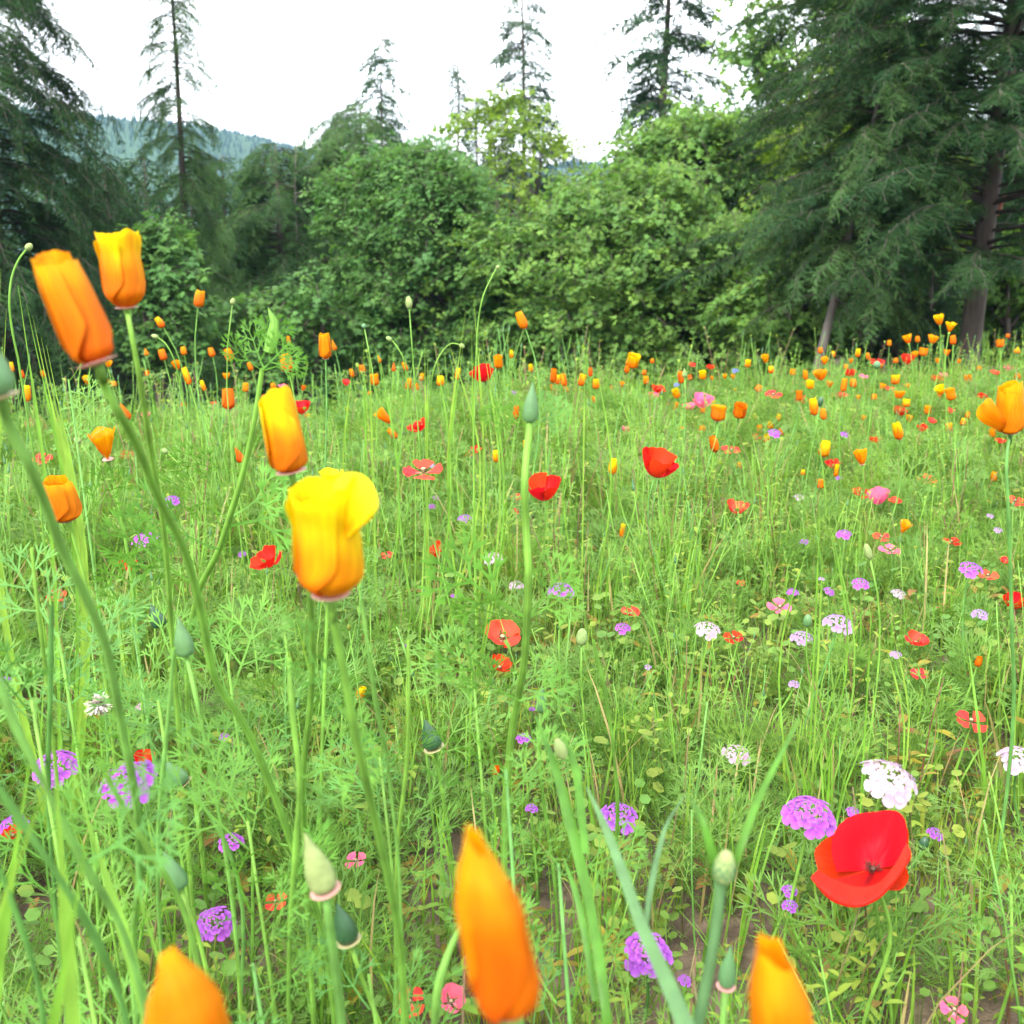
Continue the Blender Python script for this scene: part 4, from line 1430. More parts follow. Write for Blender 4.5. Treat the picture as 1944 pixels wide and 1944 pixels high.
# ---- middle and far poppies: foot x, foot y, height, width, tilt, shape, colour
CALI = [
 (310, 622, 28, 15, -28, 'closed', 'g', "small orange poppy bent left, below the tall yellow one's head and to its right"),
 (376, 583, 33, 18, -3, 'cyl', 'o', "tall-stalked orange poppy in front of the thin ragged conifer's foot"),
 (279, 675, 18, 11, -6, 'cone', 'o'), (312, 684, 26, 15, -12, 'cyl', 'o'), (350, 674, 20, 13, -10, 'closed', 'o'), (338, 702, 20, 18, 0, 'open', 'o'),
 (360, 730, 35, 11, -3, 'cyl', 'g'), (389, 742, 26, 9, -8, 'cyl', 'g'), (404, 678, 22, 13, -20, 'closed', 'o'), (438, 685, 26, 16, -3, 'cyl', 'o'),
 (478, 704, 20, 10, -20, 'closed', 'o'), (548, 706, 36, 23, -12, 'closed', 'o', "orange poppy just right of the feathery leaf tuft"),
 (618, 681, 50, 22, -8, 'cyl', 'o', "upright orange poppy standing clear of the meadow edge, right of the feathery tuft"),
 (636, 665, 23, 11, -5, 'cone', 'o'), (549, 655, 22, 9, 4, 'closed', 'o'), (434, 777, 40, 22, -6, 'cyl', 'd', "deep orange tube-shaped poppy right of the long leaning stem"),
 (466, 744, 20, 12, 0, 'cyl', 'o'), (430, 720, 15, 17, 0, 'open', 'o'), (246, 796, 33, 15, -26, 'cyl', 'd', "small orange poppy tilted left, between the two tall front stems"),
 (205, 697, 15, 16, 10, 'open', 'o'), (166, 729, 16, 15, 0, 'open', 'g'), (52, 762, 32, 12, 4, 'cyl', 'g'), (44, 718, 20, 10, -4, 'closed', 'd'),
 (24, 706, 22, 9, -8, 'cyl', 'g'), (84, 716, 15, 9, -20, 'closed', 'o'), (460, 877, 32, 17, -22, 'cone', 'd', "furled orange poppy leaning left beside the feathery stalk"),
 (490, 872, 20, 30, 0, 'wide', 'o', "ragged old orange poppy left of the golden orange closed one"),
 (670, 716, 20, 10, -15, 'closed', 'o'), (689, 708, 18, 12, -5, 'cyl', 'o'), (713, 732, 26, 18, -6, 'goblet', 'o'), (722, 688, 20, 8, -6, 'cone', 'o'),
 (747, 705, 20, 9, -10, 'cone', 'd'), (772, 704, 20, 9, -10, 'closed', 'o'), (774, 739, 25, 12, 0, 'cyl', 'o'), (800, 723, 18, 10, 5, 'closed', 'o'),
 (836, 733, 22, 14, -8, 'cyl', 'y', "little yellow-topped tube poppy on the meadow edge left of centre"), (867, 721, 30, 12, -8, 'cyl', 'g'),
 (947, 699, 28, 20, -5, 'goblet', 'o', "ragged-topped orange poppy right above the red poppy on the meadow edge"), (971, 680, 19, 9, -4, 'closed', 'g'), (1008, 706, 17, 9, -4, 'cyl', 'g'),
 (997, 624, 36, 17, -22, 'closed', 'o', "lone orange poppy leaning left, high above the meadow edge before the maples"),
 (1050, 727, 30, 13, -8, 'closed', 'd'), (1058, 730, 22, 10, 0, 'cyl', 'g'), (1072, 733, 27, 12, -5, 'cyl', 'o'), (1050, 742, 15, 9, -8, 'closed', 'o'),
 (1077, 745, 16, 9, -15, 'closed', 'o'), (1102, 733, 29, 16, 2, 'goblet', 'g', "upright golden goblet poppy on the meadow edge right of the hooded bud"), (1121, 715, 20, 9, -4, 'cyl', 'd'), (1131, 738, 20, 13, 0, 'cyl', 'g'),
 (1129, 766, 17, 10, -10, 'cyl', 'o'), (1047, 760, 14, 12, 0, 'open', 'o'), (905, 762, 12, 11, 0, 'open', 'o'),
 (1198, 698, 28, 25, 2, 'goblet', 'g', "goblet-shaped orange poppy standing alone before the dark bottom of the broad maple"), (1238, 690, 12, 9, -15, 'closed', 'o'),
 (1294, 728, 27, 11, -4, 'cyl', 'd'), (1286, 755, 22, 17, -10, 'goblet', 'g'), (742, 803, 36, 22, -50, 'open', 'o', "floppy orange poppy bent over to the left, mid meadow"),
 (752, 832, 24, 12, -18, 'cyl', 'o'), (979, 795, 29, 12, -3, 'cyl', 'd', "narrow deep orange poppy just left of the hooded grey-green bud"), (942, 877, 27, 16, -6, 'cyl', 'g', "small gold poppy left of the thick central stem"),
 (996, 852, 22, 8, -4, 'cyl', 'g'), (668, 852, 11, 8, 0, 'closed', 'g'), (1162, 900, 32, 15, -4, 'closed', 'y', "yellow poppy seen edge-on, left of the big red bowl"),
 (1180, 1020, 29, 10, -4, 'cyl', 'g', "thin golden poppy edge-on below the two big red bowls"), (1454, 689, 17, 15, -3, 'open', 'o'), (1464, 709, 18, 12, 0, 'closed', 'g'),
 (1334, 720, 20, 17, 2, 'goblet', 'g', "gold goblet poppy above the pink poppy on the far bed"), (1362, 799, 31, 28, 4, 'goblet', 'o', "half-spread orange poppy right of the bright pink one"), (1402, 793, 30, 27, 4, 'goblet', 'd', "orange poppy flaring right, second to the right of the bright pink one"),
 (1442, 823, 20, 11, -5, 'cyl', 'o'), (1359, 858, 33, 15, -5, 'cyl', 'd', "narrow deep orange poppy below the pair of flaring ones"), (1402, 891, 17, 12, 0, 'closed', 'o'),
 (1478, 799, 18, 12, 0, 'closed', 'g'), (1482, 827, 18, 12, 0, 'cyl', 'd'), (1562, 867, 32, 20, -8, 'closed', 'y', "plump yellow-orange poppy, middle of the right-hand bed"),
 (1637, 882, 31, 25, -12, 'open', 'o', "half-open orange poppy, a petal pointing left, middle of the right-hand bed"), (1708, 834, 36, 16, -10, 'cyl', 'g', "long golden poppy under the dense small red one"),
 (1547, 788, 33, 15, -2, 'cyl', 'g', "tall gold poppy beside the dark nodding pod at right"), (1564, 797, 24, 12, -4, 'closed', 'o'), (1538, 738, 18, 17, 0, 'goblet', 'y'),
 (1559, 722, 22, 29, 0, 'open', 'o', "wide orange poppy at the middle of the far right bed"), (1574, 737, 17, 16, 0, 'open', 'o'), (1529, 721, 20, 9, 0, 'cyl', 'o'),
 (1600, 744, 30, 12, 2, 'cyl', 'o', "narrow orange poppy left of the small dark red bloom far right"), (1620, 736, 18, 12, -6, 'closed', 'o'), (1517, 761, 24, 14, -4, 'goblet', 'd'),
 (1699, 730, 20, 16, 0, 'goblet', 'g'), (1706, 757, 18, 26, 15, 'open', 'o'), (1723, 738, 11, 14, 0, 'open', 'o'), (1720, 773, 20, 18, 0, 'goblet', 'y'),
 (1659, 760, 16, 12, -4, 'closed', 'o'), (1630, 760, 13, 11, 0, 'open', 'o'), (1760, 786, 17, 14, 0, 'goblet', 'o'), (1789, 748, 20, 24, -10, 'open', 'y', "yellow poppy beside the orange one, far bed at right"),
 (1807, 760, 29, 22, -10, 'goblet', 'o', "orange goblet poppy touching the yellow one, far bed at right"), (1838, 725, 16, 16, 0, 'goblet', 'o'), (1858, 704, 12, 11, 0, 'closed', 'o'),
 (1899, 660, 19, 17, 0, 'goblet', 'o', "orange poppy right of the thick trunk, highest at the right edge"), (1912, 642, 11, 9, 0, 'closed', 'd'), (1796, 676, 16, 15, 0, 'open', 'o'),
 (1725, 652, 18, 19, -8, 'open', 'g'), (1742, 650, 14, 10, 0, 'closed', 'o'), (1769, 652, 17, 21, 4, 'open', 'o'), (1751, 676, 17, 17, 0, 'goblet', 'o'),
 (1738, 678, 12, 15, -10, 'open', 'o'), (1809, 654, 19, 11, -4, 'cyl', 'o'), (1784, 617, 20, 19, -20, 'open', 'g', "left of the two orange poppies raised high beside the thick trunk"),
 (1802, 631, 25, 24, 14, 'wide', 'g', "right of the two orange poppies raised high beside the thick trunk"), (1628, 678, 20, 10, 0, 'cyl', 'g'), (1557, 671, 14, 11, 0, 'closed', 'o'),
 (1583, 678, 14, 8, -8, 'closed', 'g'), (1565, 692, 17, 18, 0, 'open', 'o'), (1649, 683, 15, 8, -5, 'closed', 'o'), (1688, 657, 13, 9, 0, 'closed', 'o'),
 (1886, 914, 24, 13, -10, 'cyl', 'o', "small orange poppy left of the long stalk at the right edge"), (1884, 830, 22, 14, -6, 'cyl', 'o'), (1827, 808, 16, 11, -4, 'closed', 'g'), (1836, 794, 14, 9, 0, 'closed', 'o'),
 (1558, 927, 20, 18, 0, 'goblet', 'o'), (1638, 798, 12, 13, 0, 'open', 'o'), (1524, 902, 13, 9, 0, 'closed', 'g'), (1433, 797, 13, 9, 0, 'closed', 'g'),
 (1712, 1012, 30, 28, 0, 'wide', 'o', "spidery orange poppy with narrow separated petals, right middle"), (1586, 905, 30, 9, 4, 'cyl', 'g'),
 (680, 1325, 28, 16, 20, 'closed', 'g', "small golden poppy low in the grass right of the biggest yellow one's stem"), (1376, 720, 12, 9, 0, 'open', 'o'), (1393, 722, 12, 10, 0, 'open', 'o'),
 (1352, 722, 10, 8, 0, 'open', 'o'), (1310, 722, 12, 9, 0, 'closed', 'd'), (1180, 735, 10, 10, 0, 'open', 'o'), (1160, 740, 11, 9, 0, 'closed', 'o'), (1395, 745, 10, 9, 0, 'open', 'g'),
 (1615, 690, 12, 10, 0, 'open', 'o'), (1605, 702, 13, 10, 0, 'closed', 'o'), (1530, 735, 12, 10, 0, 'open', 'd'), (1580, 757, 12, 11, 0, 'open', 'g'), (1670, 700, 11, 10, 0, 'open', 'o'),
 (1700, 690, 11, 9, 0, 'closed', 'o'), (1780, 690, 11, 10, 0, 'open', 'o'), (1820, 690, 10, 10, 0, 'open', 'o'), (1240, 757, 12, 9, 0, 'open', 'o'), (1222, 712, 11, 9, 0, 'closed', 'o'),
 (575, 742, 14, 12, 0, 'open', 'd'), (605, 800, 11, 9, 0, 'closed', 'd'), (520, 740, 14, 10, 0, 'closed', 'o'), (700, 750, 12, 9, 0, 'closed', 'o'), (280, 715, 14, 8, 0, 'cyl', 'o'),
 (1855, 1265, 22, 13, 10, 'closed', 'd', "small orange poppy low at the right, above the coral ragged bloom"), (940, 1470, 24, 16, 0, 'closed', 'd', "withered orange poppy low in the grass, above the large pointed one"),
]
for row in CALI:
    rw = random.Random(int(row[0] * 7 + row[1]))
    kz = rw.uniform(.78, .98) if row[2] < 31 else 1.0
    row = (row[0], row[1], row[2] * kz, row[3] * kz) + tuple(row[4:])
    cali(*row[:4], row[4] + rw.gauss(0, 9), *row[5:7], row[7] if len(row) > 7 else None, real=(.036 if row[2] > 24 else .034) * kz, toward=rw.uniform(-.15, .5 if row[5] in ('open', 'wide', 'goblet') else .2))

# ---- red, coral and pink poppies
def red_cup():
    """the large red cup: four petals built from their outlines round its centre, each with its own depth"""
    D = .72
    mpp = D / FPX
    root = thing("poppy", Vector((at(1655, 1660, D).x + .01, at(1655, 1660, D).y + .03, gz(0, 0))), "large red poppy cup at lower right, its dark centre showing", "poppy")
    C0 = at(1657, 1652, D + .006)

    def W(px, py, toward):                     # toward: millimetres nearer to the camera
        return at(px, py, D - toward * .001)
    outl = [
        ([(1588, 1655, 8), (1578, 1610, 0), (1590, 1570, -10), (1622, 1547, -18), (1662, 1541, -20), (1700, 1539, -16), (1716, 1552, -8), (1722, 1590, 2), (1712, 1640, 10)], 5, .010),
        ([(1640, 1556, -27), (1590, 1580, -18), (1558, 1600, -8), (1546, 1618, 0), (1552, 1648, 6), (1556, 1680, 10), (1584, 1704, 12), (1630, 1708, 12)], 2, .017),
        ([(1690, 1548, -26), (1722, 1570, -14), (1724, 1610, -4), (1719, 1640, 4), (1725, 1668, 10), (1712, 1688, 12), (1682, 1690, 13)], 3, .016),
    ]
    for ol, sd, bulge in outl:
        P = [W(*p) for p in ol]
        pts = smooth_path(P, 4)
        n = len(pts) - 1
        view = (CAMP - C0).normalized()
        mb = MB()

        def fn(u, v):
            k = min(n - 1, int(u * n)); t = u * n - k
            o = pts[k].lerp(pts[k + 1], t)
            q = C0.lerp(o, v)
            q = q - view * (bulge * math.sin(math.pi * min(1, v) ** .8) * (1 if bulge < .015 else .7))
            q += view * (0.0034 * v * mnoise.noise((u * 4 + sd, v * 2, sd)) + .0014 * v * mnoise.noise((u * 15 + sd, v * 3, sd)))
            return q - root.location
        mb.grid(fn, 26, 16)
        obj("petal", mb.mesh("petal", P_RED), root)
    # front petal: hangs down towards the viewer, then its rim comes up in front of the centre
    rim_ = smooth_path([W(1553, 1652, 20), W(1590, 1672, 25), W(1632, 1684, 28), W(1664, 1678, 29), (W(1694, 1648, 27)), W(1721, 1600, 20)], 4)
    bel_ = smooth_path([W(1553, 1672, 20), W(1580, 1708, 27), W(1624, 1722, 31), W(1662, 1710, 32), (W(1692, 1682, 29)), W(1722, 1640, 21)], 4)
    n = len(rim_) - 1
    mb = MB()

    def fn2(u, v):
        k = min(n - 1, int(u * n)); t = u * n - k
        a, b = rim_[k].lerp(rim_[k + 1], t), bel_[k].lerp(bel_[k + 1], t)
        c = 2 * b - .5 * (C0 + a)
        p = C0 * (1 - v) ** 2 + c * 2 * v * (1 - v) + a * v * v
        return p + (CAMP - C0).normalized() * (.0020 * mnoise.noise((u * 5, v * 3, 2)) + .0009 * mnoise.noise((u * 14, v * 3, 5))) * v - root.location
    mb.grid(fn2, 28, 18)
    obj("petal", mb.mesh("petal", P_RED), root)
    HMc = head_matrix(C0, -12, .8)
    L = Matrix.Translation(-root.location) @ HMc @ Matrix.Scale(.052, 4)
    obj("stamens", STAM, root, L)
    pod = OVAR.copy(); pod.materials[0] = M_STAMEN
    obj("seed_pod", pod, root, L @ Matrix.Scale(.62, 4))
    mb = MB()
    S = [Vector((0, 0, 0)), Vector((.004, 0, .08)), at(1690, 1760, D + .03) - root.location, at(1668, 1690, D + .02) - root.location, C0 - root.location]
    sp_ = smooth_path(S, 5)
    mb.tube(sp_, [.0015] * len(sp_), 6)
    obj("stem", mb.mesh("stem", M_STEM), root)
    REG.append(("", "large red poppy cup", 1635, 1630, root, "large red poppy cup"))
    FLW.append((1635, 1630, 185, D))


red_cup()
REDP = [
 (1247, 892, 72, 16, .22, 'bowl', 'r', "big red bowl-shaped poppy right of centre, seen from the side", "big red bowl right of centre"),
 (1034, 937, 66, -10, .25, 'bowl', 'r', "big red bowl-shaped poppy touching the thick central stem", "red bowl by the central stem"),
 (918, 716, 44, -14, .15, 'bowl', 'r', "red poppy standing on the meadow edge at centre", "red poppy on the meadow edge"),
 (572, 779, 36, 0, .1, 'bowl', 'r', "dark red poppy half hidden behind the golden orange closed one", "half-hidden dark red poppy"),
 (796, 814, 46, -20, .25, 'crumple', 'r', "red poppy with a wing-like petal raised right, mid meadow", "red wing-petalled poppy"),
 (898, 858, 38, -25, .3, 'sep', 'r', "small red poppy with two petals showing, left of the thick central stem", "two-petalled red poppy"),
 (804, 895, 80, 0, .32, 'sep', 'c', "coral poppy with four spread separate petals, mid meadow left of centre", "spread coral poppy"),
 (512, 1068, 72, -24, .35, 'crumple', 'r', "bright red crumpled poppy just left of the biggest yellow one", "red poppy left of the biggest yellow"),
 (245, 1077, 42, 0, .3, 'crumple', 'r', "red poppy below the purple flowers at left, behind the leaning stems", "red poppy among the left stems"),
 (832, 1051, 32, -35, .2, 'bowl', 'r', "half-closed small red poppy right of the biggest yellow one", "half-closed red poppy"),
 (954, 1208, 74, 8, .55, 'open', 'c', "open coral poppy with a pale centre, left of the thick central stem", "open coral poppy"),
 (948, 1266, 50, 20, .3, 'crumple', 'r', "red poppy under the open coral one", "red poppy under the coral one"),
 (1399, 967, 50, 5, .3, 'crumple', 'c', "coral crumpled poppy in the middle of the right-hand bed", "coral crumpled poppy"),
 (983, 945, 24, 0, .3, 'sep', 'c'), (977, 974, 20, 0, .3, 'crumple', 'c'),
 (1667, 949, 42, -5, .25, 'bowl', 'p', "bright pink bowl poppy with red blooms at both sides, right-hand bed", "bright pink poppy"),
 (1636, 937, 34, 0, .3, 'sep', 'r'), (1698, 952, 22, 0, .3, 'open', 'c'),
 (1334, 768, 32, 0, .3, 'bowl', 'p', "pink poppy, the rounder of a touching pair in the far bed", "pink pair in the far bed"), (1308, 775, 26, -10, .3, 'crumple', 'p', "pink poppy, the flatter of a touching pair in the far bed", None),
 (1480, 1153, 46, 0, .5, 'sep', 'p', "pinkish red poppy with separate petals, right middle above the white flowers", "pinkish red poppy"),
 (1707, 785, 30, 0, .3, 'crumple', 'r', "dense small red poppy in the far right bed, over the long golden one", "dense small red poppy"),
 (1777, 723, 25, 10, .3, 'crumple', 'r', "small red poppy above the yellow one in the far right bed", None), (1793, 712, 16, 0, .3, 'sep', 'p'),
 (1722, 687, 22, 0, .2, 'bowl', 'r', "round red poppy at the far edge left of the thick trunk", None), (1613, 713, 18, 0, .3, 'bowl', 'r'), (1580, 885, 29, 0, .3, 'crumple', 'r', "small red poppy between the plump yellow-orange and half-open orange ones", None),
 (1661, 841, 20, 0, .3, 'bowl', 'r'), (1517, 834, 16, 0, .3, 'bowl', 'r'), (1898, 839, 20, 0, .2, 'open', 'r'), (1665, 688, 26, 0, .3, 'sep', 'r', "loose red poppy at the far edge with a green pod in front", None),
 (1925, 1149, 34, 0, .3, 'bowl', 'r', "bright red poppy at the right edge below the pale lilac blooms", "red poppy at the right edge"), (1875, 1093, 32, 0, .3, 'sep', 'c', "coral poppy of two narrow petals near the right edge", None),
 (1908, 1067, 20, 0, .3, 'crumple', 'c'), (1806, 1029, 30, 0, .2, 'sep', 'r'), (1738, 1219, 48, 5, .3, 'crumple', 'c', "coral ruffled poppy on a thin dark stalk at right", "coral ruffled poppy"),
 (1843, 1369, 60, 0, .4, 'sep', 'c', "ragged coral poppy with hanging petals above the white candytuft at the right", "ragged coral poppy"), (1392, 1211, 40, 0, .3, 'sep', 'd', "fading red poppy with thin scattered petals below the white flat flower", None),
 (1811, 1917, 54, 0, .5, 'sep', 'p', "pinkish coral flower in the bottom right corner", "corner coral flower"), (778, 1902, 62, -10, .5, 'sep', 'c', "coral petals half hidden behind a stem at the bottom, left of the large pointed poppy", "coral flower at the bottom"),
 (856, 1900, 60, 20, .5, 'crumple', 'p', "pink flower at the bottom edge close to the large pointed poppy", None), (1388, 856, 34, 0, .3, 'sep', 'c'), (240, 868, 36, 0, .3, 'crumple', 'r', "red poppy just below the spread orange poppy at left", None),
 (60, 808, 27, 0, .3, 'crumple', 'p', "pink poppy near the left edge behind the thick stem", None), (80, 872, 40, 0, .4, 'sep', 'c', "loose coral poppy near the left edge above the square-topped orange one", None), (1112, 816, 16, 0, .3, 'bowl', 'r'), (1249, 743, 27, 10, .2, 'crumple', 'r', "red poppy over a tiny pink one, far bed at centre right", None),
 (1240, 757, 18, 0, .3, 'bowl', 'p'), (1190, 819, 17, 0, .2, 'bowl', 'p'), (1760, 912, 32, 0, .4, 'sep', 'c', "coral poppy of two separate petals left of the long stalk at the right edge", None), (1927, 952, 32, 0, .3, 'sep', 'c', "coral poppy cut by the right edge", None),
 (1891, 709, 21, 0, .2, 'open', 'c'), (1198, 1164, 32, 0, .25, 'open', 'c', "low coral poppy above the small purple flower, right of the thick central stem", None), (676, 1634, 42, -10, .4, 'sep', 'p', "pale pink flower low down between the green cone bud and a long stem", None),
 (108, 1132, 40, 0, .4, 'sep', 'c', "coral flower bits at the left edge below the square-topped orange poppy", None), (1468, 750, 30, 0, .3, 'sep', 'c'), (1521, 764, 26, 0, .3, 'crumple', 'c'), (1597, 752, 22, 0, .2, 'open', 'c'),
 (1690, 738, 18, 0, .2, 'sep', 'c'), (840, 812, 16, 0, .3, 'crumple', 'c'), (735, 1055, 22, 0, .3, 'sep', 'c'), (1405, 1108, 18, 0, .3, 'open', 'c'), (274, 1447, 40, 10, .3, 'bowl', 'r', "red poppy hidden behind the split purple candytuft at lower left", None),
 (25, 1585, 44, 0, .3, 'crumple', 'r', "red poppy under purple petals at the left edge", None), (523, 1712, 44, 0, .4, 'sep', 'c', "pale coral flower low between leaves at lower left centre", None), (1262, 770, 14, 0, .3, 'crumple', 'c'),
 (1745, 1280, 36, 0, .3, 'sep', 'c', "two little coral petals below the coral ruffled poppy", None), (1120, 1010, 12, 0, .3, 'bowl', 'd'), (505, 755, 16, 0, .3, 'open', 'c'), (1672, 1020, 30, 0, .3, 'sep', 'c'), (1690, 1045, 34, 0, .3, 'sep', 'p', "pink and coral ragged flower under the spidery orange poppy", None),
]
RMAT['d'] = P_RED
RNAME['d'] = 'fading red'
for row in REDP:
    lab = row[7] if len(row) > 7 else None
    redp(*row[:7], lab, short=(row[8] if len(row) > 8 else None))

rf = random.Random(31)
for q in range(64):
    left = q % 4 == 3
    px, py = (rf.uniform(0, 900), rf.uniform(712, 800)) if left else (rf.uniform(1180, 1944), rf.uniform(690, 850))
    if not left and px > 1600: py -= 25
    if min(math.hypot(px - f[0], py - f[1]) for f in FLW) < 14: continue
    if rf.random() < .62:
        cali(px, py, rf.uniform(11, 17), rf.uniform(9, 14), rf.gauss(0, 12), rf.choice(['cyl', 'closed', 'open', 'goblet', 'cone']), rf.choice('ooogyd'), None, real=.032)
    else:
        redp(px, py, rf.uniform(12, 20), rf.gauss(0, 10), .3, rf.choice(['bowl', 'crumple', 'sep']), rf.choice('rrccp'), None)

# ---- candytuft and other small flowers
candy(1537, 1545, 98, 'u', "purple candytuft head left of the large red poppy cup", .040, .50, -6, True, None, .50, "purple candytuft by the red cup", 24)
candy(1690, 1474, 112, 'w', "pinkish white candytuft head above the large red poppy cup", .042, .42, 8, True, None, .40, "white candytuft above the red cup", 24)
candy(1940, 1440, 80, 'w', "white candytuft cut by the right edge", .040, .45, 0, True, None, .42, "white candytuft at the right edge", 20)
candy(238, 1480, 108, 'u', "purple candytuft split by a thick stem at lower left", .040, .55, -8, True, None, .45, "split purple candytuft", 24)
candy(103, 1450, 88, 'u', "purple candytuft left of the split one", .040, .45, 5, True, None, .35, "left purple candytuft", 20)
candy(1228, 1808, 92, 'u', "purple candytuft behind the wide blue-green blade at the bottom", .040, .6, -5, True, None, .45, "purple candytuft behind the blade", 22)
candy(406, 1752, 78, 'u', "purple candytuft crossed by stalks above the blurred orange tip at lower left", .040, .6, 0, True, None, .45, "purple candytuft crossed by stalks", 20)
CANDY = [
 (25, 1562, 54, 'u', "purple candytuft at the left edge over a red poppy"), (437, 1596, 48, 'u', "small purple candytuft hidden in feathery leaves at lower left"), (1175, 1545, 72, 'u', "purple candytuft behind the tip of the wide blue-green blade"),
 (1009, 1533, 24, 'u'), (994, 1400, 28, 'u', "small purple flower below the end of the thick central stem"), (1064, 1116, 50, 'u', "purple candytuft right of the thick central stem"), (1182, 1190, 32, 'u', "small purple flower under the low coral poppy"),
 (275, 1020, 48, 'u', "purple flower cluster left, above the red poppy among the left stems"), (325, 948, 34, 'u', "small faded purple flower mid left between two front stems"), (883, 982, 26, 'u', "purple-pink flower mid meadow below the two-petalled red poppy"),
 (1843, 1077, 48, 'u', "flat purple candytuft near the right edge"), (1635, 1105, 34, 'u', "purple flower right of middle, over the pale lilac one"), (1575, 1120, 24, 'u'), (1505, 1122, 22, 'u'),
 (1592, 1180, 58, 'l', "pale lilac candytuft in the middle of the right-hand bed"), (1524, 1208, 42, 'l', "whitish lilac candytuft left of the pale lilac one"), (1862, 1164, 32, 'l', "small lilac candytuft near the right edge"),
 (1604, 1012, 30, 'u', "purple flower in the right-hand bed above the lilac ones"), (1706, 1124, 28, 'w', "small white flower in the right-hand bed near a dark thin stalk"), (1343, 1190, 50, 'w', "flat white flower right of centre"),
 (1518, 942, 22, 'w'), (1398, 1426, 54, 'w', "white flower with narrow petals left of the white candytuft"), (938, 1056, 38, 'w', "white flower left of the thick central stem"), (980, 1108, 28, 'w', "white flower touching the thick central stem"),
 (1500, 1690, 30, 'u', "narrow upright purple flower below the purple candytuft"), (1501, 1718, 30, 'u', "lower bloom of the narrow upright purple flower"), (1776, 1580, 30, 'u', "tiny purple flower right of the large red poppy cup"), (1508, 1297, 22, 'l'), (1702, 1241, 22, 'l'),
 (274, 1338, 34, 'w', "small white flower at left beside the dried seed fluff"), (1470, 820, 28, 'u', "purple flower in the far bed left of the plump yellow-orange poppy"), (1603, 823, 18, 'u'), (975, 744, 14, 'u'), (1528, 1027, 18, 'u'), (1593, 906, 15, 'u'),
 (6, 1292, 30, 'u', "purple flower cut by the left edge"), (862, 1130, 13, 'u'), (770, 1224, 12, 'u'), (1560, 1098, 12, 'l'), (1895, 1005, 18, 'l'), (1880, 978, 14, 'l'), (1620, 1540, 26, 'u', "purple bloom peeping over the top of the large red poppy cup"),
 (1300, 1860, 26, 'u'), (650, 780, 12, 'u'), (460, 1050, 18, 'u'), (827, 944, 14, 'u'), (820, 960, 16, 'u'), (897, 866, 14, 'u'), (815, 882, 20, 'l'), (425, 1397, 20, 'u'), (1230, 1265, 14, 'l'), (1010, 1345, 12, 'u'),
]
for row in CANDY:
    candy(*row[:4], row[4] if len(row) > 4 else None, real=.034 if row[2] > 30 else .026, toward=.4, flat=.30 if row[3] == 'w' else .42, n=16)
candy(1396, 702, 13, 'b', "tiny blue cornflower at the far edge before the dark bush", .022, n=12, name="cornflower")
candy(1285, 729, 11, 'b', "tiny blue cornflower at the far edge, left of the gold goblet poppy", .02, n=12, name="cornflower")

# ---- buds
bud((1011, 724), (1006, 802), 31, "hooded grey-green poppy bud atop the thick central stem", 'cone', M_BUD, False, .030, .62,
    [(1004, 825, .62), (999, 870, .62), (996, 920, .62), (998, 982, .63), (1003, 1083, .64), (1000, 1184, .66), (995, 1258, .68), (987, 1308, .70), (971, 1392, .73)], .0021)
bud((585, 1562), (618, 1690), 56, "large pale green cone bud with a pink ring at the bottom left of centre", 'cone', M_BUDB, True, .026, .42,
    [(622, 1730, .42), (632, 1800, .43), (645, 1900, .45)], .0017)
bud((318, 1604), (343, 1686), 42, "pale green pointed bud at lower left, above the blurred orange tip", 'cone', M_BUD, False, .026, None, None, .0014)
bud((311, 1433), (350, 1487), 34, "blue-green cone bud tilted left, right of the split purple candytuft", 'cone', M_BUD, True, .024, rimmat=RIMP)
bud((807, 1358), (824, 1420), 38, "dark green teardrop bud with a pale ring, middle of the lower bed", 'cone', M_BUDD, True, .026, None, [(828, 1440, .86), (842, 1520, .88), (860, 1640, .92), (872, 1700, .95)], rimmat=RIMP)
bud((643, 1700), (662, 1785), 46, "dark green teardrop bud below the large pale green cone bud", 'cone', M_BUDD, True, .026, .62, None, rimmat=RIMP)
bud((1382, 1778), (1378, 1872), 34, "blurred green bud beside the grey-green forked stem at the bottom", 'cone', M_BUD, True, .028, .50)
bud((290, 1142), (305, 1190), 30, "dark green bud left of the long leaning stem, mid left", 'cone', M_BUDD, False, .024)
bud((345, 1165), (354, 1245), 38, "blurred green bud hanging over the lower left stems", 'cone', M_BUD, False, .028)
bud((-26, 600), (2, 752), 66, "large green cone bud with a yellowish ring at the left edge", 'cone', M_BUD, True, .040, .36,
    [(14, 800, .37), (54, 880, .38), (84, 950, .40), (117, 1040, .42), (161, 1130, .44), (198, 1217, .46), (218, 1310, .48), (235, 1400, .50), (255, 1500, .52), (264, 1600, .55), (262, 1700, .58), (254, 1760, .60)], .0018, rimmat=RIMP)
bud((1029, 1296), (1026, 1352), 20, "small fresh green bud right of the end of the thick central stem", 'horn', M_BUD, False, .024)
bud((1105, 1190), (1104, 1225), 22, "scaly purple-tipped bud right of the thick central stem", 'oval', M_BUDB, False, .018, name="cornflower_bud")
bud((776, 562), (777, 586), 13, "oval pinkish bud on a tall straight stalk before the left maple", 'oval', M_BUDB, False, .018, 1.5)
bud((62, 463), (50, 474), 13, "pale round bud on a curved stalk high at the left edge", 'oval', M_BUDB, False, .012, .95, [(40, 486, .95), (24, 520, .95), (18, 560, .95), (22, 620, .96), (34, 680, .97)])
bud((444, 566), (441, 578), 10, "tiny bud on a thin stalk right of the tall-stalked orange poppy", 'oval', M_BUDB, False, .009, 1.6)
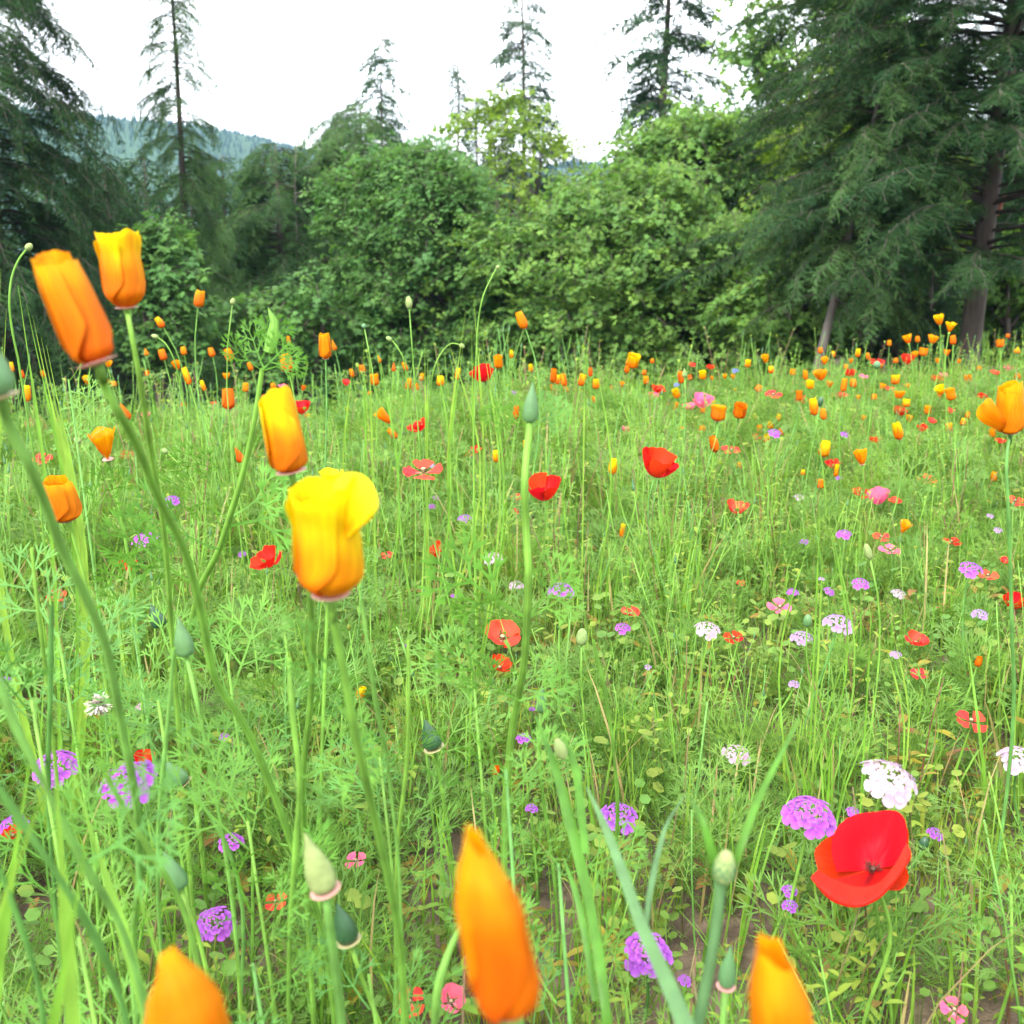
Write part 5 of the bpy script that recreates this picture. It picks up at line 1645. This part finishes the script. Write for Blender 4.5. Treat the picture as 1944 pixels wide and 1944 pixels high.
bud((288, 636), (300, 641), 9, "pale nodding bud left of the tall-stalked orange poppy", 'oval', M_BUDB, False, .009, 1.5, [(312, 650, 1.5), (326, 672, 1.5), (340, 720, 1.52)])
bud((690, 614), (692, 624), 9, "pale green bud on an upright stalk left of the left maple's foot", 'oval', M_BUD, False, .010, 1.6)
bud((733, 640), (744, 646), 9, "round bud on a bent stalk before the left maple", 'oval', M_BUDB, False, .010, 1.6, [(752, 656, 1.6), (764, 676, 1.6), (772, 720, 1.62)])
bud((948, 504), (942, 510), 7, "tiny bud at the end of a long curved stalk, highest before the maples", 'oval', M_BUDB, False, .008, 1.4, [(934, 525, 1.4), (918, 560, 1.4), (908, 610, 1.41), (904, 680, 1.42)])
bud((882, 660), (872, 654), 9, "bud nodding right on an arched stalk at the meadow edge", 'oval', M_BUDB, False, .010, 1.6, [(858, 652, 1.6), (838, 670, 1.6), (824, 700, 1.6), (818, 740, 1.62)])
bud((1298, 598 + 100), (1300, 716), 10, "pale closed bud between the goblet poppy and the far pink pair", 'cone', M_BUDB, False, .018, 1.9)
bud((1532, 1164), (1532, 1190), 16, "round green pod above the whitish lilac candytuft", 'oval', M_BUD, False, .015)
bud((1664, 685), (1664, 700), 14, "round green pod in front of the loose red poppy at the far edge", 'oval', M_BUD, False, .014, 2.4)
bud((1755, 1585), (1750, 1612), 18, "dark pod right of the large red poppy cup", 'oval', M_BUDD, False, .018)
bud((143, 830), (152, 842), 12, "tan pod at left above the spread orange poppy's level", 'oval', M_BUDB, False, .012, 1.4)
bud((308, 852), (318, 860), 10, "tan pod between the two tall front stems", 'oval', M_BUDB, False, .012, 1.5)
bud((1079, 1126), (1079, 1140), 11, "whitish button bud just below the purple candytuft by the central stem", 'oval', M_RIMG, False, .011)
bud((1640, 1030), (1652, 1062), 14, "reddish tipped bud in the right-hand bed", 'oval', M_BUDB, False, .018)
bud((1558, 752), (1556, 772), 10, "dark nodding pod among the gold poppies at right", 'oval', M_BUDD, False, .014, 2.2)

# ---- cornflower plants with broad blades in the foreground
def blade_obj(root, pix, widths_px, name="leaf", mat=None, fold=.35, side=(1, .1, 0.1)):
    pts = smooth_path([at(a, b, d) for a, b, d in pix], 4)
    n = len(pts)
    ws = []
    for k in range(n):
        t = k / (n - 1) * (len(widths_px) - 1)
        i = min(len(widths_px) - 2, int(t))
        w = widths_px[i] + (widths_px[i + 1] - widths_px[i]) * (t - i)
        d = pix[min(len(pix) - 1, int(k / (n - 1) * (len(pix) - 1) + .5))][2]
        ws.append(w * d / FPX / 2)
    mb = MB()
    mb.ribbon([p - root.location for p in pts], ws, side, 0, fold)
    return obj(name, mb.mesh(name, mat or M_BLADE), root)


def ground_root(px, py, d, name, label, cat):
    p = at(px, py, d)
    return thing(name, Vector((p.x, p.y + .01, gz(p.x, p.y))), label, cat)


def tubes(root, pix, rpx, name="stem", mat=None, to_ground=True, sides=8):
    pts = [at(a, b, d) for a, b, d in pix]
    rs = [r * d[2] / FPX / 2 for r, d in zip(rpx, pix)]
    if to_ground:
        e = root_under_path(pts)
        pts.append(e - Vector((0, 0, .01))); rs.append(rs[-1])
    sp = smooth_path(pts, 5)
    n = len(sp)
    rr = [np.interp(k / (n - 1) * (len(rs) - 1), range(len(rs)), rs) for k in range(n)]
    mb = MB()
    mb.tube([p - root.location for p in sp], rr, sides)
    return obj(name, mb.mesh(name, mat or M_STEM), root)


CF = ground_root(1327, 1931, .40, "cornflower_plant", "grey-green forked plant with a scaly bud, left of the large red poppy cup", "plant")
tubes(CF, [(1368, 1668, .40), (1366, 1700, .40), (1354, 1797, .40), (1340, 1870, .40), (1327, 1935, .40)], [26, 22, 22, 23, 24], mat=M_BLADE)
blade_obj(CF, [(1388, 1668, .40), (1408, 1600, .40), (1436, 1527, .41), (1484, 1431, .43), (1518, 1362, .45)], [12, 15, 13, 10, 2], mat=M_BLADE2)
blade_obj(CF, [(1360, 1668, .40), (1352, 1620, .40), (1334, 1560, .40), (1304, 1505, .42)], [16, 18, 12, 2], mat=M_BLADE2)
cb = MB()
cb.lathe([(.25, 0), (.45, .12), (.5, .35), (.44, .62), (.30, .84), (.22, .94), (.001, 1.0)], 16)
cfM = Matrix.Translation(at(1373, 1672, .395) - CF.location) @ head_matrix(Vector((0, 0, 0)), 2, .1)
mpp = .395 / FPX
CFB = obj("bud", cb.mesh("bud", M_BUDB), CF, cfM @ Matrix.Diagonal((44 * mpp, 44 * mpp, 66 * mpp, 1)))
sc_ = MB()
sc_.ribbon([(0, 0, 0), (0, .02, .10), (0, -.01, .20)], [.09, .10, .01], (1, 0, 0), 0, .2)
scm = sc_.mesh("scale", M_BUD)
for rrow in range(6):
    for q in range(9):
        a = (q + .5 * (rrow % 2)) * 2 * math.pi / 9
        z = .06 + rrow * .13
        rad_ = [.40, .49, .51, .48, .42, .34][rrow]
        M = Matrix.Rotation(a, 4, 'Z') @ Matrix.Translation((0, rad_, z)) @ Matrix.Rotation(math.radians([-18, -6, 4, 12, 18, 26][rrow]) * 1.0, 4, 'X')
        obj("scale", scm, CFB, M)
BL = ground_root(1300, 1950, .36, "broad_leaved_plant", "wide blue-green blade slanting across the bottom right of centre", "plant")
blade_obj(BL, [(1114, 1494, .47), (1148, 1566, .45), (1178, 1643, .43), (1220, 1758, .40), (1264, 1854, .38), (1300, 1940, .36), (1330, 2030, .35), (1345, 2180, .36)], [3, 15, 20, 25, 31, 36, 34, 18])
blade_obj(BL, [(1226, 1768, .40), (1232, 1710, .42), (1243, 1650, .44), (1250, 1620, .46), (1262, 1575, .48), (1300, 1500 + 10, .52)], [8, 11, 12, 11, 8, 2])
BL2 = ground_root(1155, 1940, .46, "broad_leaved_plant", "bright green plant with arching grass-like blades, right of the large pointed orange poppy", "plant")
blade_obj(BL2, [(1016, 1358, .56), (1048, 1439, .54), (1078, 1546, .52), (1108, 1662, .50), (1131, 1777, .48), (1152, 1931, .46), (1165, 2050, .47)], [3, 13, 20, 21, 20, 19, 16], mat=M_BLADE2)
blade_obj(BL2, [(1070, 1400, .55), (1090, 1450, .54), (1102, 1530, .52), (1112, 1620, .50)], [4, 14, 16, 14], mat=M_BLADE2)
blade_obj(BL2, [(1070, 1630, .50), (1092, 1690, .49), (1112, 1780, .48), (1130, 1900, .47)], [3, 12, 15, 14], mat=M_BLADE2)
bud_ = MB(); bud_.lathe([(.2, 0), (.5, .3), (.45, .65), (.25, .9), (.001, 1)], 12)
m_ = .54 / FPX
obj("bud", bud_.mesh("bud", M_BUDB), BL2, Matrix.Translation(at(1070, 1440, .54) - BL2.location) @ head_matrix(Vector((0, 0, 0)), -18, .1) @ Matrix.Diagonal((24 * m_, 24 * m_, 46 * m_, 1)))

# ---- feathery poppy plant left of centre
FP = ground_root(360, 1160, .95, "poppy_plant", "feathery green leaf tuft on a tall slanting stalk, left of the golden orange closed poppy", "plant")
tubes(FP, [(498, 700, .78), (480, 815, .80), (463, 892, .82), (436, 982, .85), (416, 1043, .88), (376, 1123, .92)], [9, 10, 11, 12, 12, 12])
rngf = random.Random(12)
for (dx, dz, s_) in ((-1, .55, .038), (-.5, 1, .038), (.4, 1, .040), (1, .8, .042), (1, .35, .036)):
    add_leaf(FP, at(496 + rngf.uniform(-5, 5), 700 + rngf.uniform(-10, 8), .78), (dx, rngf.uniform(-.5, .4), dz), s_ * 1.15, rngf, rngf.uniform(.7, 2.0), 'wide')
hb = MB(); hb.tube([Vector((0, 0, 0)), Vector((.004, 0, .012)), Vector((.005, 0, .022)), Vector((.001, 0, .031))], [.004, .0045, .003, .0004], 8)
obj("bud", hb.mesh("bud", M_STEM), FP, Matrix.Translation(at(510, 668, .77) - FP.location))
for (px_, py_, dx, dz, s_) in ((462, 895, -1, .1, .07), (440, 980, 1, .5, .09), (440, 985, -1, .3, .10), (416, 1043, -1, .2, .11), (430, 1000, .9, .2, .10), (380, 1115, -.9, .5, .11)):
    add_leaf(FP, at(px_, py_, .86), (dx, rngf.uniform(-.5, .3), dz), s_, rngf, rngf.uniform(.7, 1.4), 'wide')

# leaves on the thick central stem
CS = [o for o in COL.objects if o.get("label", "").startswith("hooded grey-green")][0]
for (px_, py_, dx, dy, dz, s_) in ((1003, 812, -1, -.3, .30, .036), (1004, 812, 1, -.3, .42, .036), (1003, 815, -.6, .3, .75, .030), (1005, 815, .6, .4, .7, .030), (1000, 835, .4, -.8, -.2, .026),
                                   (1003, 1175, -1, -.2, .62, .085), (1002, 1180, -1, -.5, .25, .06), (1004, 1170, .55, -.1, .75, .058), (1004, 1172, .9, -.3, .55, .05), (1002, 1165, -.35, .3, .9, .05),
                                   (985, 1330, -.9, -.2, .5, .07), (985, 1330, .8, -.3, .3, .05)):
    add_leaf(CS, at(px_, py_, .64 if py_ < 1000 else .665), (dx, dy, dz), s_, rngf, rngf.uniform(.7, 1.3), 'wide')

# ---- tall grassy plants at the left edge and on the meadow edge
def grassy(px, py_base, d, tops, label, w=8):
    g = ground_root(px, py_base, d, "tall_grass", label, "grass")
    for (tx, ty, bend) in tops:
        b = at(px + rngf.uniform(-14, 14), py_base, d)
        b = Vector((b.x, b.y, gz(b.x, b.y)))
        t_ = at(tx, ty, d + rngf.uniform(-.06, .06))
        mid = b.lerp(t_, .62) + Vector((bend * .03, 0, .02))
        pts = smooth_path([b, mid, t_], 6)
        n = len(pts)
        mb = MB()
        mb.ribbon([p - g.location for p in pts], [w * d / FPX / 2 * (.9 if k < n * .7 else max(.06, 1.6 * (1 - (k / (n - 1))) + .06)) for k in range(n)], (1, .3, 0), 0, .35)
        obj("blade", mb.mesh("blade", M_GRASS), g)
    return g


grassy(40, 800, .95, [(2, 510, -1), (12, 590, -1), (34, 540, .5), (50, 575, 1), (6, 640, -1), (62, 600, 1), (78, 640, 1), (88, 655, 1)], "tall bright grass at the left edge before the dark fir", 7)
grassy(892, 760, 1.45, [(884, 590, -1), (900, 575, .5), (916, 640, 1), (895, 620, 0), (880, 650, -1), (925, 660, 1)], "tuft of tall grass blades at the foot of the long curved stalk, centre", 4.5)
grassy(800, 770, 1.6, [(806, 655, 0), (822, 640, 1), (848, 636, 2), (790, 650, -1), (812, 670, 0)], "tuft of grass on the meadow edge left of the red poppy", 4)
grassy(700, 770, 1.6, [(690, 640, 0), (672, 670, -1), (712, 655, 1), (700, 640, 0)], "tuft of grass on the meadow edge before the left maple's dark foot", 4)
grassy(1120, 780, 1.7, [(1110, 690, 0), (1130, 680, 1), (1160, 700, 2), (1100, 700, -1)], "tuft of grass around the upright golden goblet poppy", 3.5)
grassy(1560, 1130, 1.05, [(1556, 980, 0), (1570, 960, 1), (1580, 1010, 1), (1545, 1000, -1), (1562, 1040, 0)], "bright upright grass in the middle of the right-hand bed", 4.5)
grassy(1660, 700 + 600, .95, [(1640, 1160, -1), (1690, 1170, 1), (1655, 1150, 0), (1672, 1190, 1)], "pale grass blades below the pale lilac candytuft", 4.5)
grassy(95, 1700, .42, [(60, 1420, -1), (130, 1440, 1), (100, 1400, 0)], "broad light green blades in the lower left corner", 26)
grassy(180, 1850, .36, [(90, 1480, -2), (170, 1560, -1), (240, 1620, 1)], "light green blades rising left of the blurred orange tip", 24)

# ---- bare green stems crossing the lower left
STEMS = [
 ([(98, 1150, .60), (96, 1250, .61), (94, 1360, .62), (91, 1480, .64), (96, 1600, .66)], 17, M_STEMD, "dark upright stem left of the split purple candytuft"),
 ([(-20, 1240, .36), (30, 1380, .37), (90, 1500, .38), (160, 1640, .40), (230, 1760, .42), (280, 1930, .44)], 24, M_STEM, "thick blurred stem slanting right from the left edge, upper of the corner pair"),
 ([(-20, 1470, .34), (40, 1560, .35), (108, 1660, .36), (180, 1780, .38), (230, 1900, .40), (250, 2000, .41)], 24, M_STEMD, "thick blurred dark stem slanting right from the left edge, lower of the corner pair"),
 ([(200, 1470, .50), (250, 1560, .52), (300, 1640, .54), (345, 1720, .56), (380, 1850, .58)], 20, M_STEM, "grey-green stem slanting from the split purple candytuft down to the right"),
 ([(330, 1230, .62), (322, 1330, .63), (308, 1480, .65), (300, 1580, .67)], 15, M_STEM, "upright stem right of the split purple candytuft"),
 ([(548, 1250, .55), (555, 1350, .55), (568, 1480, .56), (562, 1600, .58), (550, 1760, .60)], 18, M_STEM, "upright bright stem under the golden orange closed poppy"),
 ([(686, 1140, .46), (700, 1240, .47), (715, 1340, .49), (735, 1440, .52)], 14, M_STEM, "second stem under the biggest yellow poppy, right of its own"),
 ([(1126, 1215, .80), (1148, 1310, .82), (1165, 1430, .85), (1172, 1520, .88), (1168, 1640, .92)], 11, M_STEM, "tall bare stem with a snapped top passing the tip of the wide blue-green blade"),
 ([(60, 1040, .62), (72, 1160, .63), (88, 1280, .65), (100, 1400, .68)], 13, M_STEM, "thin blurred stem near the left edge below the square-topped orange poppy"),
 ([(775, 1215, .60), (776, 1320, .61), (772, 1450, .63), (755, 1600, .66), (752, 1700, .68)], 13, M_STEM, "pale upright stem with a leafy tip right of the biggest yellow poppy's stem"),
 ([(885, 1740, .5), (855, 1800, .5), (835, 1860, .5), (825, 1940, .51)], 26, M_STEM, "thick blurred stem bending behind the large pointed orange poppy"),
 ([(0, 1650, .4), (40, 1760, .41), (70, 1860, .42), (85, 1960, .43)], 18, M_STEMD, "blurred dark stem in the bottom left corner"),
]
for pix, w_, mt, lab in STEMS:
    g = ground_root(pix[-1][0], pix[-1][1], pix[-1][2], "bare_stem", lab, "stem")
    tubes(g, pix, [w_ * .50] + [w_ * (.60 + .14 * math.sin(3.1 * q + w_)) for q in range(1, len(pix))], mat=mt)
    k = pix[len(pix) // 2]
    if mt is M_STEM and k[2] < .7:
        add_leaf(g, at(*k), (rngf.choice((-1, 1)), -.2, .6), .07, rngf, rngf.uniform(.5, 1.4))

# leafy foreground poppy plants in the lower left and along the bottom
def leafy_plant(px, py, d, n, size, label, spread=.05):
    g = ground_root(px, py, d, "poppy_plant", label, "plant")
    top = at(px, py, d)
    mb = MB()
    B = Vector((0, 0, 0)); T = top - g.location
    mb.tube([B, T * .5 + Vector((.01, 0, 0)), T], [.0016, .0014, .001], 6)
    obj("stem", mb.mesh("stem", M_STEM), g)
    for q in range(n):
        a = q * 2.4 + rngf.uniform(-.4, .4)
        p = g.location + T * (1 - .45 * rngf.random())
        add_leaf(g, p, (math.cos(a), math.sin(a) * .8, rngf.uniform(.2, .9)), size * rngf.uniform(.75, 1.15), rngf, rngf.uniform(-.6, .6))
    return g


for row in [(110, 1200, .75, 8, .10, "feathery plant at left under the coral flower bits"), (300, 1330, .72, 8, .085, "feathery plant between the left purple candytuft and the long leaning stem"),
            (470, 1560, .66, 9, .095, "feathery plant around the small hidden purple candytuft"), (540, 1200, .85, 8, .10, "feathery plant left of the biggest yellow poppy's stem"),
            (720, 1430, .75, 8, .095, "feathery grey-green plant right of the biggest yellow poppy's stem"), (900, 1300, .8, 8, .08, "soft feathery tuft below the red poppy under the coral one"),
            (960, 1460, .62, 9, .08, "feathery plant above the large pointed orange poppy"), (1060, 1640, .62, 8, .075, "feathery plant right of the large pointed orange poppy"),
            (150, 1780, .5, 8, .07, "feathery blue-green leaves in the lower left corner"), (480, 1830, .55, 9, .075, "feathery leaves right of the blurred orange tip at lower left"),
            (700, 1850, .6, 9, .075, "feathery leaves at the bottom below the dark teardrop bud"), (60, 1330, .62, 7, .08, "feathery leaves at the left edge above the left purple candytuft"),
            (250, 1170, .9, 8, .10, "feathery plant mid left below the red poppy among the left stems"), (1920, 1700, .8, 7, .07, "feathery plant at the right edge below the white candytuft"),
            (430, 1240, .8, 8, .10, "feathery plant between the long leaning stem and the biggest yellow poppy"), (130, 720, 1.05, 7, .075, "feathery tuft rising from the meadow edge behind the large orange leaning poppy")]:
    leafy_plant(*row)

# ---- dried seed fluff
DF = ground_root(186, 1345, .86, "dried_flower", "dried whitish flower gone to fluff at left beside a thick stem", "flower")
tubes(DF, [(188, 1345, .86), (192, 1400, .87)], [6, 6])
mbf = MB()
rngd = random.Random(4)
for q in range(320):
    d = Vector((rngd.gauss(0, 1), rngd.gauss(0, 1), rngd.gauss(.2, .8))).normalized()
    L = rngd.uniform(.005, .012)
    mbf.ribbon([d * .002, d * L * .6, d * L + Vector((0, 0, -.001))], [.0006, .0009, .0003], (d.y, -d.x, .1), 0)
obj("seed_fluff", mbf.mesh("seed_fluff", M_FLUFF), DF, Matrix.Translation(at(186, 1338, .86) - DF.location))
mbf = MB()
for q in range(5):
    a = q * 1.257
    oval_leaf(mbf, Vector((0, 0, -.004)), (math.cos(a), math.sin(a), .25), .012, .003, 0, rngd)
obj("dry_petal", mbf.mesh("dry_petal", M_DRY), DF, Matrix.Translation(at(186, 1345, .86) - DF.location))

# torn pinkish branch on the thick trunk
TF = [o for o in COL.objects if o.get("label", "").startswith("huge fir at right")][0]
mbb = MB()
pts = [at(1888, 412, 10.9), at(1896, 398, 10.75), at(1900, 385, 10.7), at(1909, 370, 10.65)]
mbb.tube([p - TF.location for p in pts], [.018, .026, .022, .008], 6)
p2 = [at(1900, 385, 10.7), at(1892, 405, 10.72), at(1898, 410, 10.7)]
mbb.tube([p - TF.location for p in p2], [.014, .012, .004], 5)
obj("broken_branch", mbb.mesh("broken_branch", M_REDWOOD), TF)
for pix in ([(1840, 478, 11), (1800, 495, 10.9), (1775, 512, 10.8), (1768, 590, 10.7)], [(1842, 520, 11), (1810, 535, 10.8), (1780, 560, 10.7)]):
    mbb = MB()
    q = [at(*p) - TF.location for p in pix]
    mbb.tube(smooth_path(q, 4), [.020] * (len(smooth_path(q, 4)) - 1) + [.006], 5)
    obj("dead_branch", mbb.mesh("dead_branch", M_DEAD), TF)

# ------------------------------------------------------------------ labels of the small flowers, told by the nearest large one
LAND = [(k, x, y, o, s) for k, d, x, y, o, s in REG if s]
LAND2 = LAND + [(None, 1835, 560, None, "thick trunk"), (None, 1560, 650, None, "leaning grey trunk"), (None, 378, 480, None, "thin ragged conifer"), (None, 1200, 640, None, "broad right maple's dark foot"), (None, 800, 640, None, "left maple's dark foot"), (None, 1000, 740, None, "hooded grey-green bud"), (None, 500, 650, None, "feathery leaf tuft")]
todo = {}
for k, d, x, y, o, s in REG:
    if o.get("label"):
        continue
    best = min((l for l in LAND2 if l[3] is not o), key=lambda l: math.hypot(x - l[1], y - l[2]))
    dx, dy = x - best[1], y - best[2]
    if abs(dx) > 2 * abs(dy): w = "right of" if dx > 0 else "left of"
    elif abs(dy) > 2 * abs(dx): w = "below" if dy > 0 else "above"
    else: w = ("below " if dy > 0 else "above ") + ("and right of" if dx > 0 else "and left of")
    size = "tiny " if (d.endswith("poppy") and k) else k
    todo.setdefault(f"{size}{d} {w} the {best[4]}", []).append((x, y, o, f"{size}{d}", f"{w} the {best[4]}"))
ORD = ["leftmost", "second from left", "third from left", "fourth from left", "fifth from left", "sixth from left", "seventh from left", "eighth from left", "ninth from left", "tenth from left"]
for lab, L in todo.items():
    L.sort(key=lambda q: q[0])
    for i, (x, y, o, a, b) in enumerate(L):
        o["label"] = lab if len(L) == 1 else f"{a} {b}, {ORD[min(i, 9)] if i < len(L) - 1 else 'rightmost'}"
for k, d, x, y, o, s in REG:
    o["group"] = {"california_poppy": "orange and yellow poppies in the bed", "poppy": "red, coral and pink poppies in the bed", "candytuft": "purple, lilac and white flowers in the bed", "cornflower": "tiny blue flowers at the far edge"}[o.name.split(".")[0]]

# ------------------------------------------------------------------ the green of the bed
SPH = {'feather': .16, 'fstem': .27, 'grass': .22, 'leafy': .27, 'cover': .08, 'dry': .07, 'stalk': .32}
FA = np.array(FLW)


def patch(x, y, s, ph):
    return mnoise.noise((x * s + ph, y * s - ph, ph * 1.7))


def bed_scatter(name, key, density, seed, smin, smax, label, cat, keep=None, ymin=.30, tilt=.18, beyond=.6, rpx=.03):
    """plants of one kind over the bed; those crowding in front of a bloom stay shorter than the line of sight to it"""
    rng = random.Random(seed)
    ymax = 5.6
    hw = 0.58 * ymax + 1.0
    sp = BED[key]
    pts, rots, scl, idx = [], [], [], []
    for _ in range(int(density * 2 * hw * (ymax - ymin))):
        y = rng.uniform(ymin, ymax); x = rng.uniform(-hw, hw)
        s = rng.uniform(smin, smax); a = rng.uniform(0, 6.28); t1 = rng.uniform(-tilt, tilt); t2 = rng.uniform(-tilt, tilt); kk = rng.randrange(len(sp)); kp = rng.random(); k2 = rng.random()
        if abs(x) > 0.58 * y + 1.0 or y > edge_y(x) + beyond: continue
        if keep and kp > keep(x, y): continue
        s *= 1 + .38 * sm((y - 2.2) / 1.2) * (1 - sm((x - .4) / 1.6))
        if y < 1.6:
            s *= .78 + .22 * sm((y - .4) / 1.2)
        g = gz(x, y)
        top = Vector((x, y, g + SPH[key] * s))
        d = (top - CAMP).dot(FWD)
        if d > .15:
            px = 972 + FPX * x / d
            r = rpx / d * FPX
            m = (FA[:, 3] > d - .06) & (np.abs(FA[:, 0] - px) < FA[:, 2] * .5 + r)
            if m.any():
                f = FA[m]
                if k2 > .45 and f[:, 3].min() > 1.75:
                    f = f.copy(); f[:, 2] *= -.35
                dz = (972 - (f[:, 1] + f[:, 2] * .45)) / FPX
                zl = CAM_H + d * (-math.sin(PITCH) + dz * math.cos(PITCH))
                lim = float(zl.min()) - g
                q = lim / (SPH[key] * s)
                if q < 1:
                    if q < .45 and k2 < .75: continue
                    s *= max(.45, q)
        pts.append((x, y, g - .004)); rots.append((t1, t2, a)); scl.append(s); idx.append(kk)
    return scatter(name, pts, rots, scl, idx, sp, None, label, cat)


bed_scatter("grass", "grass", 380, 11, .6, 1.05, "fine bright green grass blades all through the flower bed", "grass",
            lambda x, y: .40 + .9 * max(0, patch(x, y, 2.2, 1.3)) + (.4 if y > 1.6 else 0))
bed_scatter("feathery_foliage", "feather", 150, 12, .7, 1.3, "blue-green finely divided poppy foliage filling the bed", "foliage",
            lambda x, y: min(1, (.10 + (.60 if x < .05 * y - .08 else .06) * (.5 + patch(x, y, 1.7, 4.0))) * (1 if y > .8 else .7) + (.40 if y > 1.9 else 0)))
bed_scatter("feathery_stems", "fstem", 90, 13, .65, 1.1, "upright green stems with feathery poppy leaves", "foliage",
            lambda x, y: min(1, .25 + .5 * patch(x, y, 1.9, 8.0) + (.45 if y > 1.9 else 0) + (.25 if x < 0 else 0)))
bed_scatter("leafy_stems", "leafy", 330, 14, .6, 1.1, "thin upright stems with small narrow leaves, some stems reddish", "foliage",
            lambda x, y: min(1, .40 + .6 * patch(x, y, 1.6, 5.5) + (.3 if x > 0 else 0)))
bed_scatter("low_foliage", "feather", 430, 18, .38, .80, "low mat of feathery seedlings between the stems", "foliage",
            lambda x, y: min(1, .55 + .8 * patch(x, y, 2.6, 9.0)) * (1 if y < 2.6 else .5), rpx=.015)
bed_scatter("ground_cover", "cover", 330, 15, .8, 1.5, "low round-leaved ground cover between the stems", "ground cover", lambda x, y: (.75 + .5 * patch(x, y, 3.0, 2.0)) if y < 2.2 else .25, rpx=.01)
bed_scatter("dry_leaves", "dry", 270, 16, .8, 1.5, "yellow and brown dying leaves low in the flower bed", "leaves", lambda x, y: .8 if y < 2.2 else .25, rpx=.01)
bed_scatter("bud_stalks", "stalk", 60, 17, .7, 1.0, "thin bare stalks with tiny buds and pods", "stalks", lambda x, y: .7 if y > 1.1 else .25)

# ------------------------------------------------------------------ haze: one closed box of thin air round everything but the sky
def haze_box():
    x0, x1, y0, y1, z0, z1 = -1250, 1250, -1250, 1250, -260, 190
    mb = MB()
    vs = [mb.vert(p) for p in ((x0, y0, z0), (x1, y0, z0), (x1, y1, z0), (x0, y1, z0), (x0, y0, z1), (x1, y0, z1), (x1, y1, z1), (x0, y1, z1))]
    for f in ((0, 3, 2, 1), (4, 5, 6, 7), (0, 1, 5, 4), (1, 2, 6, 5), (2, 3, 7, 6), (3, 0, 4, 7)):
        mb.face([vs[i] for i in f])
    m, nt, n, l, out = new_mat("haze")
    pv = n.new("ShaderNodeVolumePrincipled")
    pv.inputs["Color"].default_value = (0.17, 0.34, 0.52, 1)
    pv.inputs["Density"].default_value = HAZE
    l.new(pv.outputs[0], out.inputs["Volume"])
    o = obj("haze", mb.mesh("haze", m, False))
    tag(o, "thin pale air turning the far hill blue", "haze", None, 'stuff')


HAZE = 0.00042
haze_box()
print("objects", len(bpy.data.objects))
